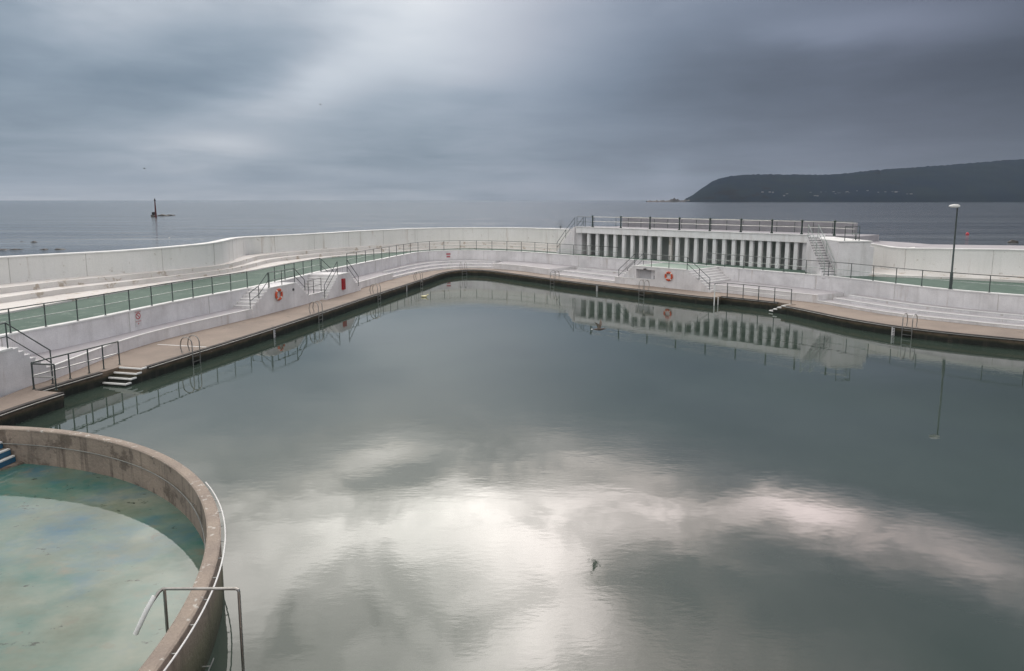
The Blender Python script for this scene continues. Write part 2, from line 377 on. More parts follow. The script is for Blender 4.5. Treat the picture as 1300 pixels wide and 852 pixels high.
E_ = Curve(Ep)
Dpx = [(67.6, 482.2), (157.5, 446.5), (209, 431), (330, 401.3), (404, 381.6), (455.6, 366.9), (497, 354.8), (537, 345.6), (565, 342), (598.7, 340.6), (630, 341.5), (663.3, 344.4), (720, 352.3), (780, 359.4), (829.5, 363.6), (870, 367.0), (930.8, 373), (995.4, 380), (1038, 384.8), (1073, 390.8), (1135, 401), (1202, 408.6), (1300, 418.6)]
Dp = [Vector((-18.0, 10, ZD)), Vector((-17.8, 20, ZD))] + [P(x, y, ZD) for x, y in Dpx] + [Vector((34.5, 33, ZD)), Vector((40, 27, ZD)), Vector((46, 18, ZD))]
D_ = Curve(Dp, smooth=3)
Lpx = [(0, 427.6), (112, 406.5), (224.6, 383.2), (329.7, 363.4), (411, 344.4), (473.6, 331.6), (513.6, 323.6), (535, 320), (565, 318.2), (600, 317.8), (663, 319.8), (720, 323.9), (783, 328.4), (840, 333), (892, 337.2), (973.8, 344.3), (1047, 350.6), (1091, 355.2), (1140, 361.2), (1206, 368.2), (1300, 375.8)]
Lp = [Vector((-24.5, 10, ZT)), Vector((-22.2, 20, ZT))] + [P(x, y, ZT) for x, y in Lpx] + [Vector((37, 34.5, ZT)), Vector((44, 27, ZT)), Vector((50, 18, ZT))]
L_ = Curve(Lp, smooth=3)
Gpx = [(0, 400), (51.7, 390.4), (110, 379.2), (160, 370.4), (245.6, 356.2), (310, 346.3), (377.5, 333.4), (429, 326.4), (478.7, 322.4), (524, 319), (556, 316.8), (600, 315.6), (663, 317.6), (704.6, 320.5), (741.6, 323.3), (1019, 343), (1060, 347.6), (1100, 350.6), (1140, 352.3), (1210, 354.8), (1300, 359.3)]
Gw = [P(x, y, ZT) for x, y in Gpx]
G_ = Curve([Vector((-36, 10, ZT)), Vector((-28.5, 22, ZT))] + Gw + [Vector((44, 40, ZT)), Vector((54, 28, ZT)), Vector((60, 18, ZT))], smooth=2)
# outer wall, left part: (x, y foot, y top)
Wl = [(0, 360.7, 326), (77, 353.2, 321.8), (160, 347, 317.4), (240, 340.4, 311), (270, 337.2, 308), (286, 334.2, 305), (296, 330.2, 302.6), (305, 326.3, 301.2), (318, 322.8, 300.1), (352, 320.2, 298.5), (403, 316.4, 296), (460, 312.6, 292.6), (520, 309, 290), (560, 307.3, 289), (600, 306.7, 288.6), (663, 308, 289), (722, 311.2, 290.6)]
def ztop(x, yt, p):   # height over p that shows at (x, yt)
    return PY(x, yt, p.y).z
ZW = 2.8
def wallcurve(rows, z, pre, post):
    pts = []
    for x, yf, yt in rows:
        p = P(x, yf, z); pts.append((p.x, p.y, ztop(x, yt, p)))
    return Curve([Vector(p) for p in pre + pts + post], smooth=2)
WL = wallcurve(Wl, ZW, [(-46, 12, 4.4), (-36, 28, 4.35)], [])
Wr = [(1098, 339.4, 307.6), (1108, 339.6, 309), (1118, 340, 311), (1130, 341.4, 313.2), (1147, 343, 314.4), (1200, 345, 315), (1300, 350, 316.5)]
WR = wallcurve(Wr, 2.45, [], [(48, 40, 4.2), (62, 30, 4.2), (70, 18, 4.2)])

# ------------------------------------------------------------------ setting: sea, hill
tag(MB().add([(-14000, -300, -1), (14000, -300, -1), (14000, 12500, -1), (-14000, 12500, -1)], [(0, 1, 2, 3)]).build('sea', M['sea']), kind='structure')
tag(MB().add([(-15000, -400, -4), (15000, -400, -4), (15000, 13000, -4), (-15000, 13000, -4)], [(0, 1, 2, 3)]).build('seabed', M['rock']), kind='structure')
def interp(tab, x):
    if x <= tab[0][0]: return tab[0][1]
    for (a, b), (c, d) in zip(tab, tab[1:]):
        if x <= c: return b + (d - b) * (x - a) / (c - a)
    return tab[-1][1]
ridge = [(864, 254.3), (870, 251.5), (877, 248), (884, 242.5), (892, 237), (901, 231), (910, 227.5), (924, 224.3), (950, 222.5), (1000, 222.6), (1040, 223), (1070, 221), (1100, 217.5), (1150, 214), (1200, 210.5), (1260, 205.5), (1300, 203), (1400, 197), (1500, 196), (1650, 205), (1800, 230)]
from mathutils import noise as mn
rows = []
NX, NY = 300, 40
for j in range(NY + 1):
    t = j / NY; Y = 3000 + 900 * t; row = []
    for i in range(NX + 1):
        x = 868 + (1800 - 868) * i / NX
        X = (x - CX) / F * (Y / math.cos(TH)) * .99
        yy = interp(ridge, x) + (mn.noise(Vector((x * .25, 0, 0))) * .9 + mn.noise(Vector((x * .9, 9, 0))) * .7 + mn.noise(Vector((x * .08, 3, 0))) * .6) * min(1, max(0, (x - 880) / 30))
        zr = (254 - yy) / F * 3600 / math.cos(TH) * 1.0 + 8
        prof = min(1, (t / .66)) ** .62 if t < .66 else 1 - .5 * ((t - .66) / .34) ** 1.5
        edge = min(1, t / .05)
        z = -3 + (zr + 3) * prof * (1 + .05 * mn.noise(Vector((X * .006, Y * .006, 0))) * (1 - prof)) + 7 * mn.noise(Vector((X * .012, Y * .012, 5))) * prof * (1 - abs(t - .66)) * (0 if t > .55 else 1)
        row.append(Vector((X, Y, max(-3, z))))
    rows.append(row)
def hill_z(X, Y):
    j = (Y - 3000) / 900 * NY; j0 = int(j); r = rows[j0]
    k = min(range(len(r)), key=lambda i: abs(r[i].x - X)); return r[k].z
hill = tag(MB().grid(rows).build('headland', M['hillm'], smooth=True), kind='structure')
# low reef running out from the point
mb = MB(); rr = []
for i in range(40):
    t = i / 39; x = 818 + (876 - 818) * t; c = P(x, 254.9, -1.0); c = Vector(((x - 650) / 900 * 3030, 3010 + 60 * t, -1.5))
    h = 5 + 12 * max(0, mn.noise(Vector((i * .5, 2, 0))) + .35) * (.4 + .6 * t) + (6 if .55 < t < .72 else 0)
    rr.append([c + Vector((0, -18, -1)), c + Vector((0, -6, h * .7)), c + Vector((0, 0, h)), c + Vector((0, 8, h * .6)), c + Vector((0, 20, -1))])
tag(mb.grid(rr).build('rocky_reef', M['rock'], smooth=True), kind='structure')

# ------------------------------------------------------------------ pool water and decks
ringC = Vector((-15.27, 8.92, 0)); RI = 10.21; RT = .23; ZR = 1.2; ZP = .2
wp = [D_.at(s) for s in D_.sub(0, D_.len, 1.5)]
wp = [Vector((p.x, p.y, 0)) for p in wp] + [Vector((46, 6, 0)), Vector((-18.0, 6, 0))]
tag(MB().poly(wp).build('pool_water', M['pool']), kind='structure')
def rc(a, r, z=0): return Vector((ringC.x + r * math.cos(a), ringC.y + r * math.sin(a), z))
# recesses in the edge where steps go down into the water
n1s, n1e = E_.sx(79.6), E_.sn(P(186, 466, ZD))
n2s, n2e = E_.sx(905.5), E_.sx(997)
INS = 1.12
def edge_path():
    out = []
    cuts = [(0, n1s, 0), (n1s, n1e, INS), (n1e, n2s, 0), (n2s, n2e, INS), (n2e, E_.len, 0)]
    for a, b, ins in cuts:
        for s in E_.sub(a, b, .7): out.append(E_.at(s) + E_.nrm(s) * ins)
    return out
EP = edge_path()
deckpoly = [Vector((p.x, p.y, ZD)) for p in EP]
back = [D_.at(s) + D_.nrm(s) * .3 for s in D_.sub(D_.len, D_.sn((-17.8, 17, 0)), .8)]
deckpoly += [Vector((p.x, p.y, ZD)) for p in back] + [rc(R(110), RI + RT + .02, ZD), rc(R(98.5), RI + RT + .02, ZD)]
tag(MB().poly(deckpoly).build('pool_deck', M['deck']), kind='structure')
# vertical edge of the deck in the water
mb = MB(); mb.grid([[Vector((p.x, p.y, z)) for p in EP] for z in (-.8, -.2, .15, .3, .43, ZD - .004)])
pe = mb.build('pool_edge_wall', M['edge']); tag(pe, 'brown stained concrete edge wall of the main pool with dark algae along the waterline', 'wall')
# dark strip along the deck edge, coloured in for the shadow gap there
def ribbon(path, d0, d1, z0, z1, closed=False):
    """solid strip following a list of points, offset d0..d1 to the left of travel"""
    secs = []
    for i, p in enumerate(path):
        a = path[max(0, i - 1)]; b = path[min(len(path) - 1, i + 1)]; t = V2(b - a).normalized(); n = Vector((-t.y, t.x, 0))
        q = V2(p); secs.append([Vector((*(q + n * d0).xy, z0)), Vector((*(q + n * d1).xy, z0)), Vector((*(q + n * d1).xy, z1)), Vector((*(q + n * d0).xy, z1))])
    return secs
def seg(c, a, b, off=0, step=.6): return [c.at(s) + c.nrm(s) * off for s in c.sub(a, b, step)]
runs = [(0, n1s, 0), (n1s, n1e - 1.2, INS), (n1e, n2s, 0), (n2s, n2e - 1.2, INS), (n2e, E_.len, 0)]
mb = MB()
for a, b, ins in runs: mb.sweep(ribbon(seg(E_, a + .01, b, ins), -.03, .16, ZD - .10, ZD + .012))
tag(mb.build('edge_shadow_strip', M['edgeshade']), 'dark strip drawn as the shadow gap along the main pool edge', 'kerb')
runlab = ['pale grab rail along the pool edge left of the sunken steps by the round wall', 'pale grab rail inside the left recess of steps', 'long pale grab rail along the pool edge from the left steps round the far corner',
          'pale grab rail inside the right recess below the railing', 'pale grab rail along the pool edge right of the right-hand steps']
for (a, b, ins), lb in zip(runs, runlab):
    path = [p + Vector((0, 0, -.055)) for p in seg(E_, a + .05, b - .05, ins - .075, .5)]
    t = thing('grab_rail', lb, 'rail', path[0], 'grab rails along the pool edge')
    MB().tube(path, .022, 6).build('tube', M['edgerail'], t, smooth=True)
    for s in E_.sub(a + .3, b - .3, 2.4):
        p = E_.at(s) + E_.nrm(s) * ins; n = E_.nrm(s); MB().tube([Vector((p.x, p.y, ZD - .055)) - n * .075, Vector((p.x, p.y, ZD - .055)) - n * .02], .012, 5).build('bracket', M['edgerail'], t)
# steps in the recesses: descending against the direction of travel
def recess_steps(se, name, lab):
    p = E_.at(se); tn = E_.tan(se - .8); n = E_.nrm(se - .8)
    t = thing(name, lab, 'steps', (p.x, p.y, 0), 'steps down into the main pool')
    tr = .30; rs = .145
    for k in range(5):
        z1 = ZD + .004 - rs * (k + (0 if k else 0)); a = p - tn * (tr * k + .0); b = p - tn * (tr * (k + 1))
        if k == 0: z1 = ZD + .006
        cs = [V2(b) + n * -.01, V2(a) + n * -.01, V2(a) + n * (INS - .01), V2(b) + n * (INS - .01)]
        MB().hexa([Vector((c.x, c.y, -.6)) for c in cs], [Vector((c.x, c.y, z1)) for c in cs]).build('step', M['edge'], t)
        mb = MB(); w = .055       # white painted nosing and side line
        for q0, q1 in (((V2(b) + n * -.015), (V2(b) + n * (INS - .02))),):
            cs = [q0 - tn * .012, q0 + tn * w, q1 + tn * w, q1 - tn * .012]
            mb.hexa([Vector((c.x, c.y, z1 - .05)) for c in cs], [Vector((c.x, c.y, z1 + .006)) for c in cs])
        cs = [V2(b) - n * .022, V2(a) - n * .022, V2(a) + n * .05, V2(b) + n * .05]
        mb.hexa([Vector((c.x, c.y, z1 - .05)) for c in cs], [Vector((c.x, c.y, z1 + .008)) for c in cs])
        mb.build('white_nosing', M['coping'], t)
recess_steps(n1e, 'pool_steps', 'white-edged concrete steps going down into the water near the left railing')
recess_steps(n2e, 'pool_steps', 'white-edged concrete steps going down into the water at the end of the right railing')
# painted line across the deck
a, b = P(200, 437.2, ZD + .006), P(262, 440.6, ZD + .006); d = (b - a).normalized(); n = Vector((-d.y, d.x, 0)) * .045
tag(MB().add([a - n, b - n, b + n, a + n], [(0, 1, 2, 3)]).build('painted_line', M['coping']), kind='structure')

# ------------------------------------------------------------------ ledge (bench) with tiered stretches
sA = D_.sx
tiers = [(D_.sx(500), D_.sx(627)), (D_.sx(697), D_.sx(781)), (D_.sx(1036), D_.len)]
plain = [(D_.sx(66), tiers[0][0]), (tiers[0][1], tiers[1][0]), (tiers[1][1], tiers[2][0])]
def Lfoot(p):   # nearest point of the terrace wall
    s = L_.sn(p); return V2(L_.at(s))
def ledge_seg(a, b, f0, f1, z, zb=ZD - .1, mat='white', name='ledge', lab='', step=.8, parent=None, capm=True, f1off=0.05):
    low = []; secs = []
    for s in D_.sub(a, b, step):
        p = V2(D_.at(s)); q = Lfoot(p); d = (q - p); u = d.normalized()
        p0 = p + d * f0; p1 = p + d * f1 + u * f1off
        secs.append([Vector((*p0.xy, zb)), Vector((*p1.xy, zb)), Vector((*p1.xy, z)), Vector((*p0.xy, z))])
    o = MB().sweep(secs).build(name, M[mat], parent, top=M['ledge'])
    if capm:
        cs = []
        for sec in secs:
            p0 = sec[3]; u = (sec[2] - sec[3]).normalized(); w = .10
            cs.append([p0 - u * .015 + Vector((0, 0, -.035)), p0 + u * w + Vector((0, 0, -.035)), p0 + u * w + Vector((0, 0, .006)), p0 - u * .015 + Vector((0, 0, .006))])
        c = MB().sweep(cs).build('nosing', M['coping'], parent)
    return o
for (a, b), lb in zip(plain, ['white bench ledge under the left terrace wall', 'short plain white ledge at the far corner right of the ladder', 'white ledge behind the right deck railing']):
    t = thing('bench_ledge', lb, 'ledge', D_.at((a + b) / 2), 'white bench ledges round the pool')
    ledge_seg(a, b, 0, 1, ZL, parent=t)
for (a, b), lb in zip(tiers, ['white stepped seating at the far left bend of the pool', 'white stepped seating left of the block with the door', 'white stepped seating curving along the right side of the pool']):
    t = thing('tiered_seating', lb, 'seating', D_.at((a + b) / 2), 'white stepped seating round the pool')
    dz_ = (ZL - ZD) / 3
    for k in range(3):
        ledge_seg(a + (.45 * k), b - (.45 * k if b < D_.len - 1 else 0), k / 3, 1 if k == 2 else (k + 1) / 3, ZD + dz_ * (k + 1), parent=t, name='seat_step', f1off=.05 if k == 2 else 0)
    # fill behind so the ends stay solid
# ------------------------------------------------------------------ terrace wall, coping, floor
tw = thing('terrace_wall', 'long white terrace wall running round the pool above the bench ledge', 'wall', L_.at(L_.len / 2))
path = seg(L_, 0, L_.len, 0, .6)
MB().sweep(ribbon(path, 0, .3, .3, ZT - .02)).build('wall_face', M['white'], tw)
MB().sweep(ribbon(path, -.035, .30, ZT - .02, ZT + .045)).build('coping', M['coping'], tw)
fl = [Vector((p.x, p.y, ZT)) for p in seg(L_, 0, L_.len, .25, .8)] + [Vector((p.x, p.y, ZT)) for p in reversed(seg(G_, 0, G_.len, .3, .8))]
tag(MB().poly(fl).build('terrace_floor', M['green']), kind='structure')
# ------------------------------------------------------------------ seating tiers behind the terrace and outer wall (left)
def band(g, w, s0, s1, f0, f1, z, zb, step=1.0):
    secs = []
    n = max(2, int((s1 - s0) / step))
    for k in range(n + 1):
        s = s0 + (s1 - s0) * k / n; q = V2(w.at(s)); p = V2(g.at(g.sn(q)))
        # follow the correspondence along the view-free nearest direction
        d = q - p
        secs.append([Vector((*(p + d * f0).xy, zb)), Vector((*(p + d * f1).xy, zb)), Vector((*(p + d * f1).xy, z)), Vector((*(p + d * f0).xy, z))])
    return secs
gs, ge = G_.sn(V2(WL.at(0))), G_.sx(708)
def corr(f, s):   # walk both curves by equal share: point on G, point on WL
    pass
def band2(s0, s1, f0, f1, z, zb, step=.9):
    secs = []; n = max(2, int((s1 - s0) / step))
    a0 = WL.sn(G_.at(s0)); a1 = WL.len
    for k in range(n + 1):
        s = s0 + (s1 - s0) * k / n; p = V2(G_.at(s))
        x = QX(Vector((p.x, p.y, ZT))) if p.y > 26 else None
        q = V2(WL.at(WL.sn(p)))
        d = q - p
        secs.append([Vector((*(p + d * f0).xy, zb)), Vector((*(p + d * f1).xy, zb)), Vector((*(p + d * f1).xy, z)), Vector((*(p + d * f0).xy, z))])
    return secs
t = thing('seaward_seating', 'wide weathered cream steps between the green walk and the left outer wall', 'seating', G_.at((gs + ge) / 2))
MB().sweep(band2(4, ge, 0, .45, ZT + .09, 1.9)).build('seat_step', M['tread'], t)
MB().sweep(band2(4, ge, .448, .68, ZT + .38, 1.9)).build('seat_step', M['tread'], t)
MB().sweep(band2(4, ge, .678, 1.05, ZW, 1.9)).build('seat_step', M['tread'], t)
def outer_wall(w, name, lab, thick, zb, mat, outz=-1.8, a=0, b=None, cw=None):
    b = b or w.len; t = thing(name, lab, 'wall', V2(w.at(w.len / 2)))
    face = []; cop = []
    for s in w.sub(a, b, .6):
        p = w.at(s); n = w.nrm(s); z = p.z; q = V2(p)
        i = q; o = q + n * thick; o2 = q + n * (thick + .8)
        face.append([Vector((*i.xy, zb)), Vector((*o2.xy, outz)), Vector((*o.xy, z - .1)), Vector((*i.xy, z - .1))])
        e = q - n * .05; o3 = (q + n * cw) if cw else o + n * .05
        cop.append([Vector((*e.xy, z - .1)), Vector((*o3.xy, z - .1)), Vector((*o3.xy, z - .02)), Vector((*(q + n * .06).xy, z)), Vector((*e.xy, z - .03))])
    if cw:
        for f_ in face: f_[2].z += .07
    MB().sweep(face).build('wall_face', M[mat], t, smooth=False, top=M['ledge'] if cw else None); MB().sweep(cop).build('coping', M['coping'], t)
    return t
swl = outer_wall(WL, 'sea_wall', 'tall pale outer sea wall curving along the left and far side of the pool', .55, 2.0, 'white_l')
swr = outer_wall(WR, 'sea_wall', 'tall pale outer sea wall with a broad flat top on the right behind the lamp post', 5.2, 2.0, 'white_l', cw=.3)
kb = [P(1062, 344.6, 2.45), P(1103.5, 344.4, 2.45)]; kd = V2(kb[1] - kb[0]).normalized(); kn = Vector((-kd.y, kd.x, 0)); kn = kn if kn.y > 0 else -kn
kz = PY(1085, 305.8, (kb[0].y + kb[1].y) / 2).z
kt = thing('wall_block', 'thick white end block of the right sea wall beside the steep stair', 'wall', V2(kb[0] + kb[1]) / 2)
MB().prism([V2(kb[0]), V2(kb[1]), V2(kb[1]) + kn * 6.5, V2(kb[0]) + kn * 6.5], 1.9, kz - .08).build('block_body', M['white'], kt, bevel=.06)
MB().prism([V2(kb[0]) - kn * .05, V2(kb[1]) - kn * .05 + kd * .05, V2(kb[1]) + kn * 6.5 + kd * .05, V2(kb[0]) + kn * 6.5], kz - .079, kz).build('coping', M['coping'], kt)
# tread in front of the right wall
t = thing('seaward_seating', 'single low white step between the green walk and the right outer wall', 'seating', WR.at(WR.len / 2))
secs = []
for s in WR.sub(0, WR.len, .8):
    q = V2(WR.at(s)); p = V2(G_.at(G_.sn(q))); u = (q - p).normalized()
    secs.append([Vector((*p.xy, 1.9)), Vector((*(q + u * .1).xy, 1.9)), Vector((*(q + u * .1).xy, 2.45)), Vector((*(p + (q - p) * .4).xy, 2.27)), Vector((*p.xy, 2.25))])
MB().sweep(secs).build('seat_step', M['tread'], t)

def joints(w, t, a, b, step, z0, z1f, off=0):
    s_ = a
    while s_ < b:
        p = w.at(s_); d = w.tan(s_); n = w.nrm(s_); q = V2(p) - n * (off + .004)
        MB().box(q, d, (.030, .016), z0, z1f(p)).build('joint', M['joint'], t); s_ += step * random.uniform(.92, 1.08)
joints(WL, swl, WL.sx(0) - 4, WL.len - 1, 4.6, ZW, lambda p: p.z - .1)
joints(WR, swr, 3, WR.len * .6, 5.2, 2.4, lambda p: p.z - .1)
joints(L_, tw, L_.sx(0), L_.sx(1300), 6.2, ZL, lambda p: ZT - .02)
# ------------------------------------------------------------------ colonnade
ZC0, ZC1 = 4.25, 4.82
c0 = P(741.6, 323.3, ZT); c1 = P(1019, 343, ZT)
ca = P(733, 322.6, ZT); cb = P(1026, 343.5, ZT)
cd_ = V2(cb - ca).normalized(); cn = Vector((-cd_.y, cd_.x, 0))        # cn points to the sea
if cn.y < 0: cn = -cn
clen = V2(cb - ca).length
colo = thing('colonnade', 'long white flat-roofed shelter on a row of square columns at the far right', 'shelter', (ca + cb) / 2)
mid = V2(ca + cb) / 2
MB().box(mid + cn * 1.3, cd_, (clen, 3.1), ZC0, ZC1).build('roof_slab', M['column'], colo, top=M['roofdeck'])
MB().box(mid + cn * -.2, cd_, (clen + .06, .24), ZC1 - .002, ZC1 + .05).build('roof_edge', M['coping'], colo)
MB().box(mid + cn * 2.3, cd_, (clen + .5, .3), 1.8, ZC0).build('back_wall', M['inner'], colo)
for e, sgn in ((ca, 1), (cb, -1)):
    MB().box(V2(e) + cd_ * sgn * .15 + cn * 1.45, cd_, (.8 if sgn < 0 else .7, 2.8), ZT - .1, ZC0).build('end_wall', M['white'], colo)
colpx = [747.5, 758.4, 769.4, 780.8, 792, 802.7, 814, 824.6, 837.2, 849.2, 860, 871.5, 883.6, 895.2, 907, 919.3, 931.4, 942.6, 953.8, 965, 976, 987.4, 999.3, 1010.4]
cm = None
for i, x in enumerate(colpx):
    u = (x - CX) / F * 1.0
    # where the column line crosses this survey column
    best = min((abs(QX(V2(ca) + cd_ * s + Vector((0, 0, 3.2))) - x), s) for s in [k * clen / 1200 for k in range(1201)])[1]
    p = V2(ca) + cd_ * best
    if cm is None:
        b = MB().box((0, 0), (1, 0), (.31, .30), ZT - .1, ZC0, None)
        bm_ = b.build('column', M['column'], colo, bevel=.015); cm = bm_; o = bm_
    else:
        o = cm.copy(); COL.objects.link(o)
    yb = p + cn * (.05 if i not in (9,) else .35)
    if i == 9: o.data = cm.data.copy(); o.data.materials[0] = M['tread']; odd_col = o
    o.location = Vector((yb.x, yb.y, 0)) - colo.location; o.rotation_euler = (0, 0, math.atan2(cd_.y, cd_.x))
for v in cm.data.vertices: v.co = v.co + colo.location    # mesh was shifted to the parent; bring it back about its own foot
# fix: keep the column mesh centred on its own axis
cxm = sum((v.co.x for v in cm.data.vertices)) / len(cm.data.vertices); cym = sum((v.co.y for v in cm.data.vertices)) / len(cm.data.vertices)
for v in cm.data.vertices: v.co.x -= cxm; v.co.y -= cym
for v, w_ in zip(odd_col.data.vertices, cm.data.vertices): v.co = w_.co
# roof terrace (walk over the shelter), seaward wall
rw = [V2(ca) + cn * 2.85 - cd_ * 0, V2(cb) + cn * 2.85 + cd_ * 2.6, V2(cb) + cn * 7.0 + cd_ * 2.6, V2(ca) + cn * 7.0]
pw = [V2(ca) + cn * 6.6 + cd_ * .5, V2(cb) + cn * 6.6 + cd_ * .9, V2(cb) + cn * 6.95 + cd_ * .9, V2(ca) + cn * 6.95 + cd_ * .5]
tag(MB().prism(pw, ZC1 - .104, ZC1 + .82).build('seaward_parapet', M['roofdeck']), 'low grey parapet wall behind the railings on the seaward side of the colonnade roof', 'wall')
tag(MB().prism(rw, -1.8, ZC1 - .1).build('roof_promenade', M['roofdeck']), 'pale promenade block behind and above the colonnade facing the sea', 'promenade')
# wall right of the colonnade behind the steep stair
w0 = V2(cb) + cd_ * .2; w1 = V2(kb[0])
tw_ = (w1 - w0).normalized(); nn = Vector((-tw_.y, tw_.x, 0)); nn = nn if nn.y > 0 else -nn
t = thing('stair_wall', 'plain white wall behind the steep right stair beside the colonnade', 'wall', (w0 + w1) / 2)
MB().hexa([Vector((*q.xy, 1.9)) for q in (w0, w1, w1 + nn * 2.6, w0 + nn * 2.6)], [Vector((*q.xy, 4.22)) for q in (w0, w1, w1 + nn * 2.6, w0 + nn * 2.6)]).build('wall_face', M['white'], t)

# ------------------------------------------------------------------ railings
def railing(path, label, group, h=1.0, spacing=1.55, cat='railing', post_m='rail', rail_m='railg', rp=.026, rr_=.021, rails=(1.0, .5), posts=None, name='railing', inner=0):
    """path: list of Vectors at foot level"""
    t = thing(name, label, cat, path[0], group)
    L0 = [0]
    for a, b in zip(path, path[1:]): L0.append(L0[-1] + (b - a).length)
    def at(s):
        for k in range(len(path) - 1):
            if s <= L0[k + 1] + 1e-6: return path[k].lerp(path[k + 1], (s - L0[k]) / max(1e-6, L0[k + 1] - L0[k]))
        return path[-1]
    n = max(1, round(L0[-1] / spacing)); ss = posts or [L0[-1] * k / n for k in range(n + 1)]
    pm = None
    for s in ss[:100]:
        p = at(s)
        if pm is None:
            mb = MB(); mb.tube([Vector((0, 0, 0)), Vector((0, 0, h))], rp, 8); mb.tube([Vector((0, 0, -.002)), Vector((0, 0, .02))], rp * 2.1, 8)
            me_o = mb.build('post', M[post_m], None, smooth=True); me_o.parent = t; pm = me_o; o = me_o
        else: o = pm.copy(); COL.objects.link(o)
        o.location = p - t.location
    fine = [at(s) for s in [L0[-1] * k / max(1, int(L0[-1] / .5)) for k in range(max(1, int(L0[-1] / .5)) + 1)]]
    if len(path) <= 6: fine = path
    for i, f in enumerate(rails):
        MB().tube([p + Vector((0, 0, h * f)) for p in fine], rr_ * (1.15 if i == 0 else .9), 7).build('top_rail' if i == 0 else 'mid_rail', M[rail_m if i else post_m], t, smooth=True)
    return t
zc = ZT + .045
def Lpath(x0, x1, off=.10, step=.5):
    a = L_.sx(x0) if x0 is not None else 0; b = L_.sx(x1) if x1 is not None else L_.len
    return [Vector((p.x, p.y, zc)) for p in seg(L_, a, b, off, step)]
g = 'green-grey railings along the terrace edge'
railing(Lpath(None, 318), 'long railing on the left terrace edge beside the green walk', g)
railing(Lpath(352, 409), 'terrace railing between the life ring stair and the red box stair', g)
railing(Lpath(442, 783), 'long railing on the terrace edge round the far bend of the pool', g, spacing=1.75)
railing(Lpath(896, 1206), 'railing on the terrace edge in front of the colonnade up to the lamp post', g, spacing=1.75)
railing(Lpath(1208, None), 'terrace railing at the far right beyond the lamp post', g, spacing=2.0)

# ------------------------------------------------------------------ stair blocks
def stair_run(mb, p0, u, n, depth, z0, z1, length, back=0):
    """solid flight climbing from z0 to z1 along u, from p0"""
    k = max(2, round((z1 - z0) / .17)); tr = length / k
    for i in range(k):
        a = V2(p0) + u * (tr * i); b = V2(p0) + u * (tr * (i + 1)); zz_ = z0 + (z1 - z0) * (i + 1) / k - (0.006 if i == k - 1 else 0)
        cs = [a, b, b + n * depth, a + n * depth]
        mb.hexa([Vector((*c.xy, ZD - .1 if z0 < 1 else z0 - .15)) for c in cs], [Vector((*c.xy, zz_)) for c in cs])
    return k, tr
def noses(mb, p0, u, n, depth, z0, z1, length):
    k = max(2, round((z1 - z0) / .17)); tr = length / k
    for i in range(k):
        a = V2(p0) + u * (tr * i); zz_ = z0 + (z1 - z0) * (i + 1) / k
        cs = [a - u * .015, a + u * .06, a + u * .06 + n * depth, a - u * .015 + n * depth]
        cs = [c - n * .006 for c in cs[:2]] + cs[2:]
        mb.hexa([Vector((*c.xy, zz_ - .04)) for c in cs], [Vector((*c.xy, zz_ + .004)) for c in cs])
def block(name, label, q0, q1, depth, zflat, fl0, fl1, zl, zr, group, flat_mat='white', z_under=None, edge=True):
    """front line q0->q1; left flight fl0 long from zl, right flight fl1 long down to zr, flat between"""
    u = V2(q1 - q0).normalized(); n = Vector((-u.y, u.x, 0)); Lt = V2(q1 - q0).length
    t = thing(name, label, 'stair block', V2(q0 + q1) / 2, group)
    if fl0: mb = MB(); stair_run(mb, q0, u, n, depth, zl, zflat, fl0); mb.build('left_flight', M['white'], t); mb = MB(); noses(mb, q0, u, n, depth, zl, zflat, fl0); mb.build('nosing', M['coping'], t)
    if fl1: mb = MB(); stair_run(mb, q1, -u, n, depth, zr, zflat, fl1); mb.build('right_flight', M['white'], t); mb = MB(); noses(mb, q1, -u, n, depth, zr, zflat, fl1); mb.build('nosing', M['coping'], t)
    a = V2(q0) + u * fl0; b = V2(q1) - u * fl1
    zb = ZD - .1 if min(zl, zr) < 1 else zl - .15
    if z_under is not None: zb = z_under
    return t, u, n, a, b, zb
def flat(t, a, b, n, depth, zb, zf, green=False):
    cs = [a, b, b + n * depth, a + n * depth]
    MB().hexa([Vector((*c.xy, zb)) for c in cs], [Vector((*c.xy, zf - .006)) for c in cs]).build('landing', M['white'], t)
    cs2 = [a, b, b + n * .22, a + n * .22]; u = (b - a).normalized()
    cs2 = [a - n * .02, b - n * .02, b + n * .2, a + n * .2]
    MB().hexa([Vector((*c.xy, zf - .04)) for c in cs2], [Vector((*c.xy, zf + .03)) for c in cs2]).build('landing_edge', M['coping'], t)
    if green:
        cs3 = [a + n * .201, b + n * .201, b + n * depth, a + n * depth]
        MB().add([Vector((*c.xy, zf + .002)) for c in cs3], [(0, 1, 2, 3)]).build('landing_floor', M['greenlight'], t)
gst = 'white stair blocks between terrace and pool deck'
def mins(q, n): # distance from front line back to the terrace wall
    s = L_.sn(q); return (V2(L_.at(s)) - V2(q)).dot(n)
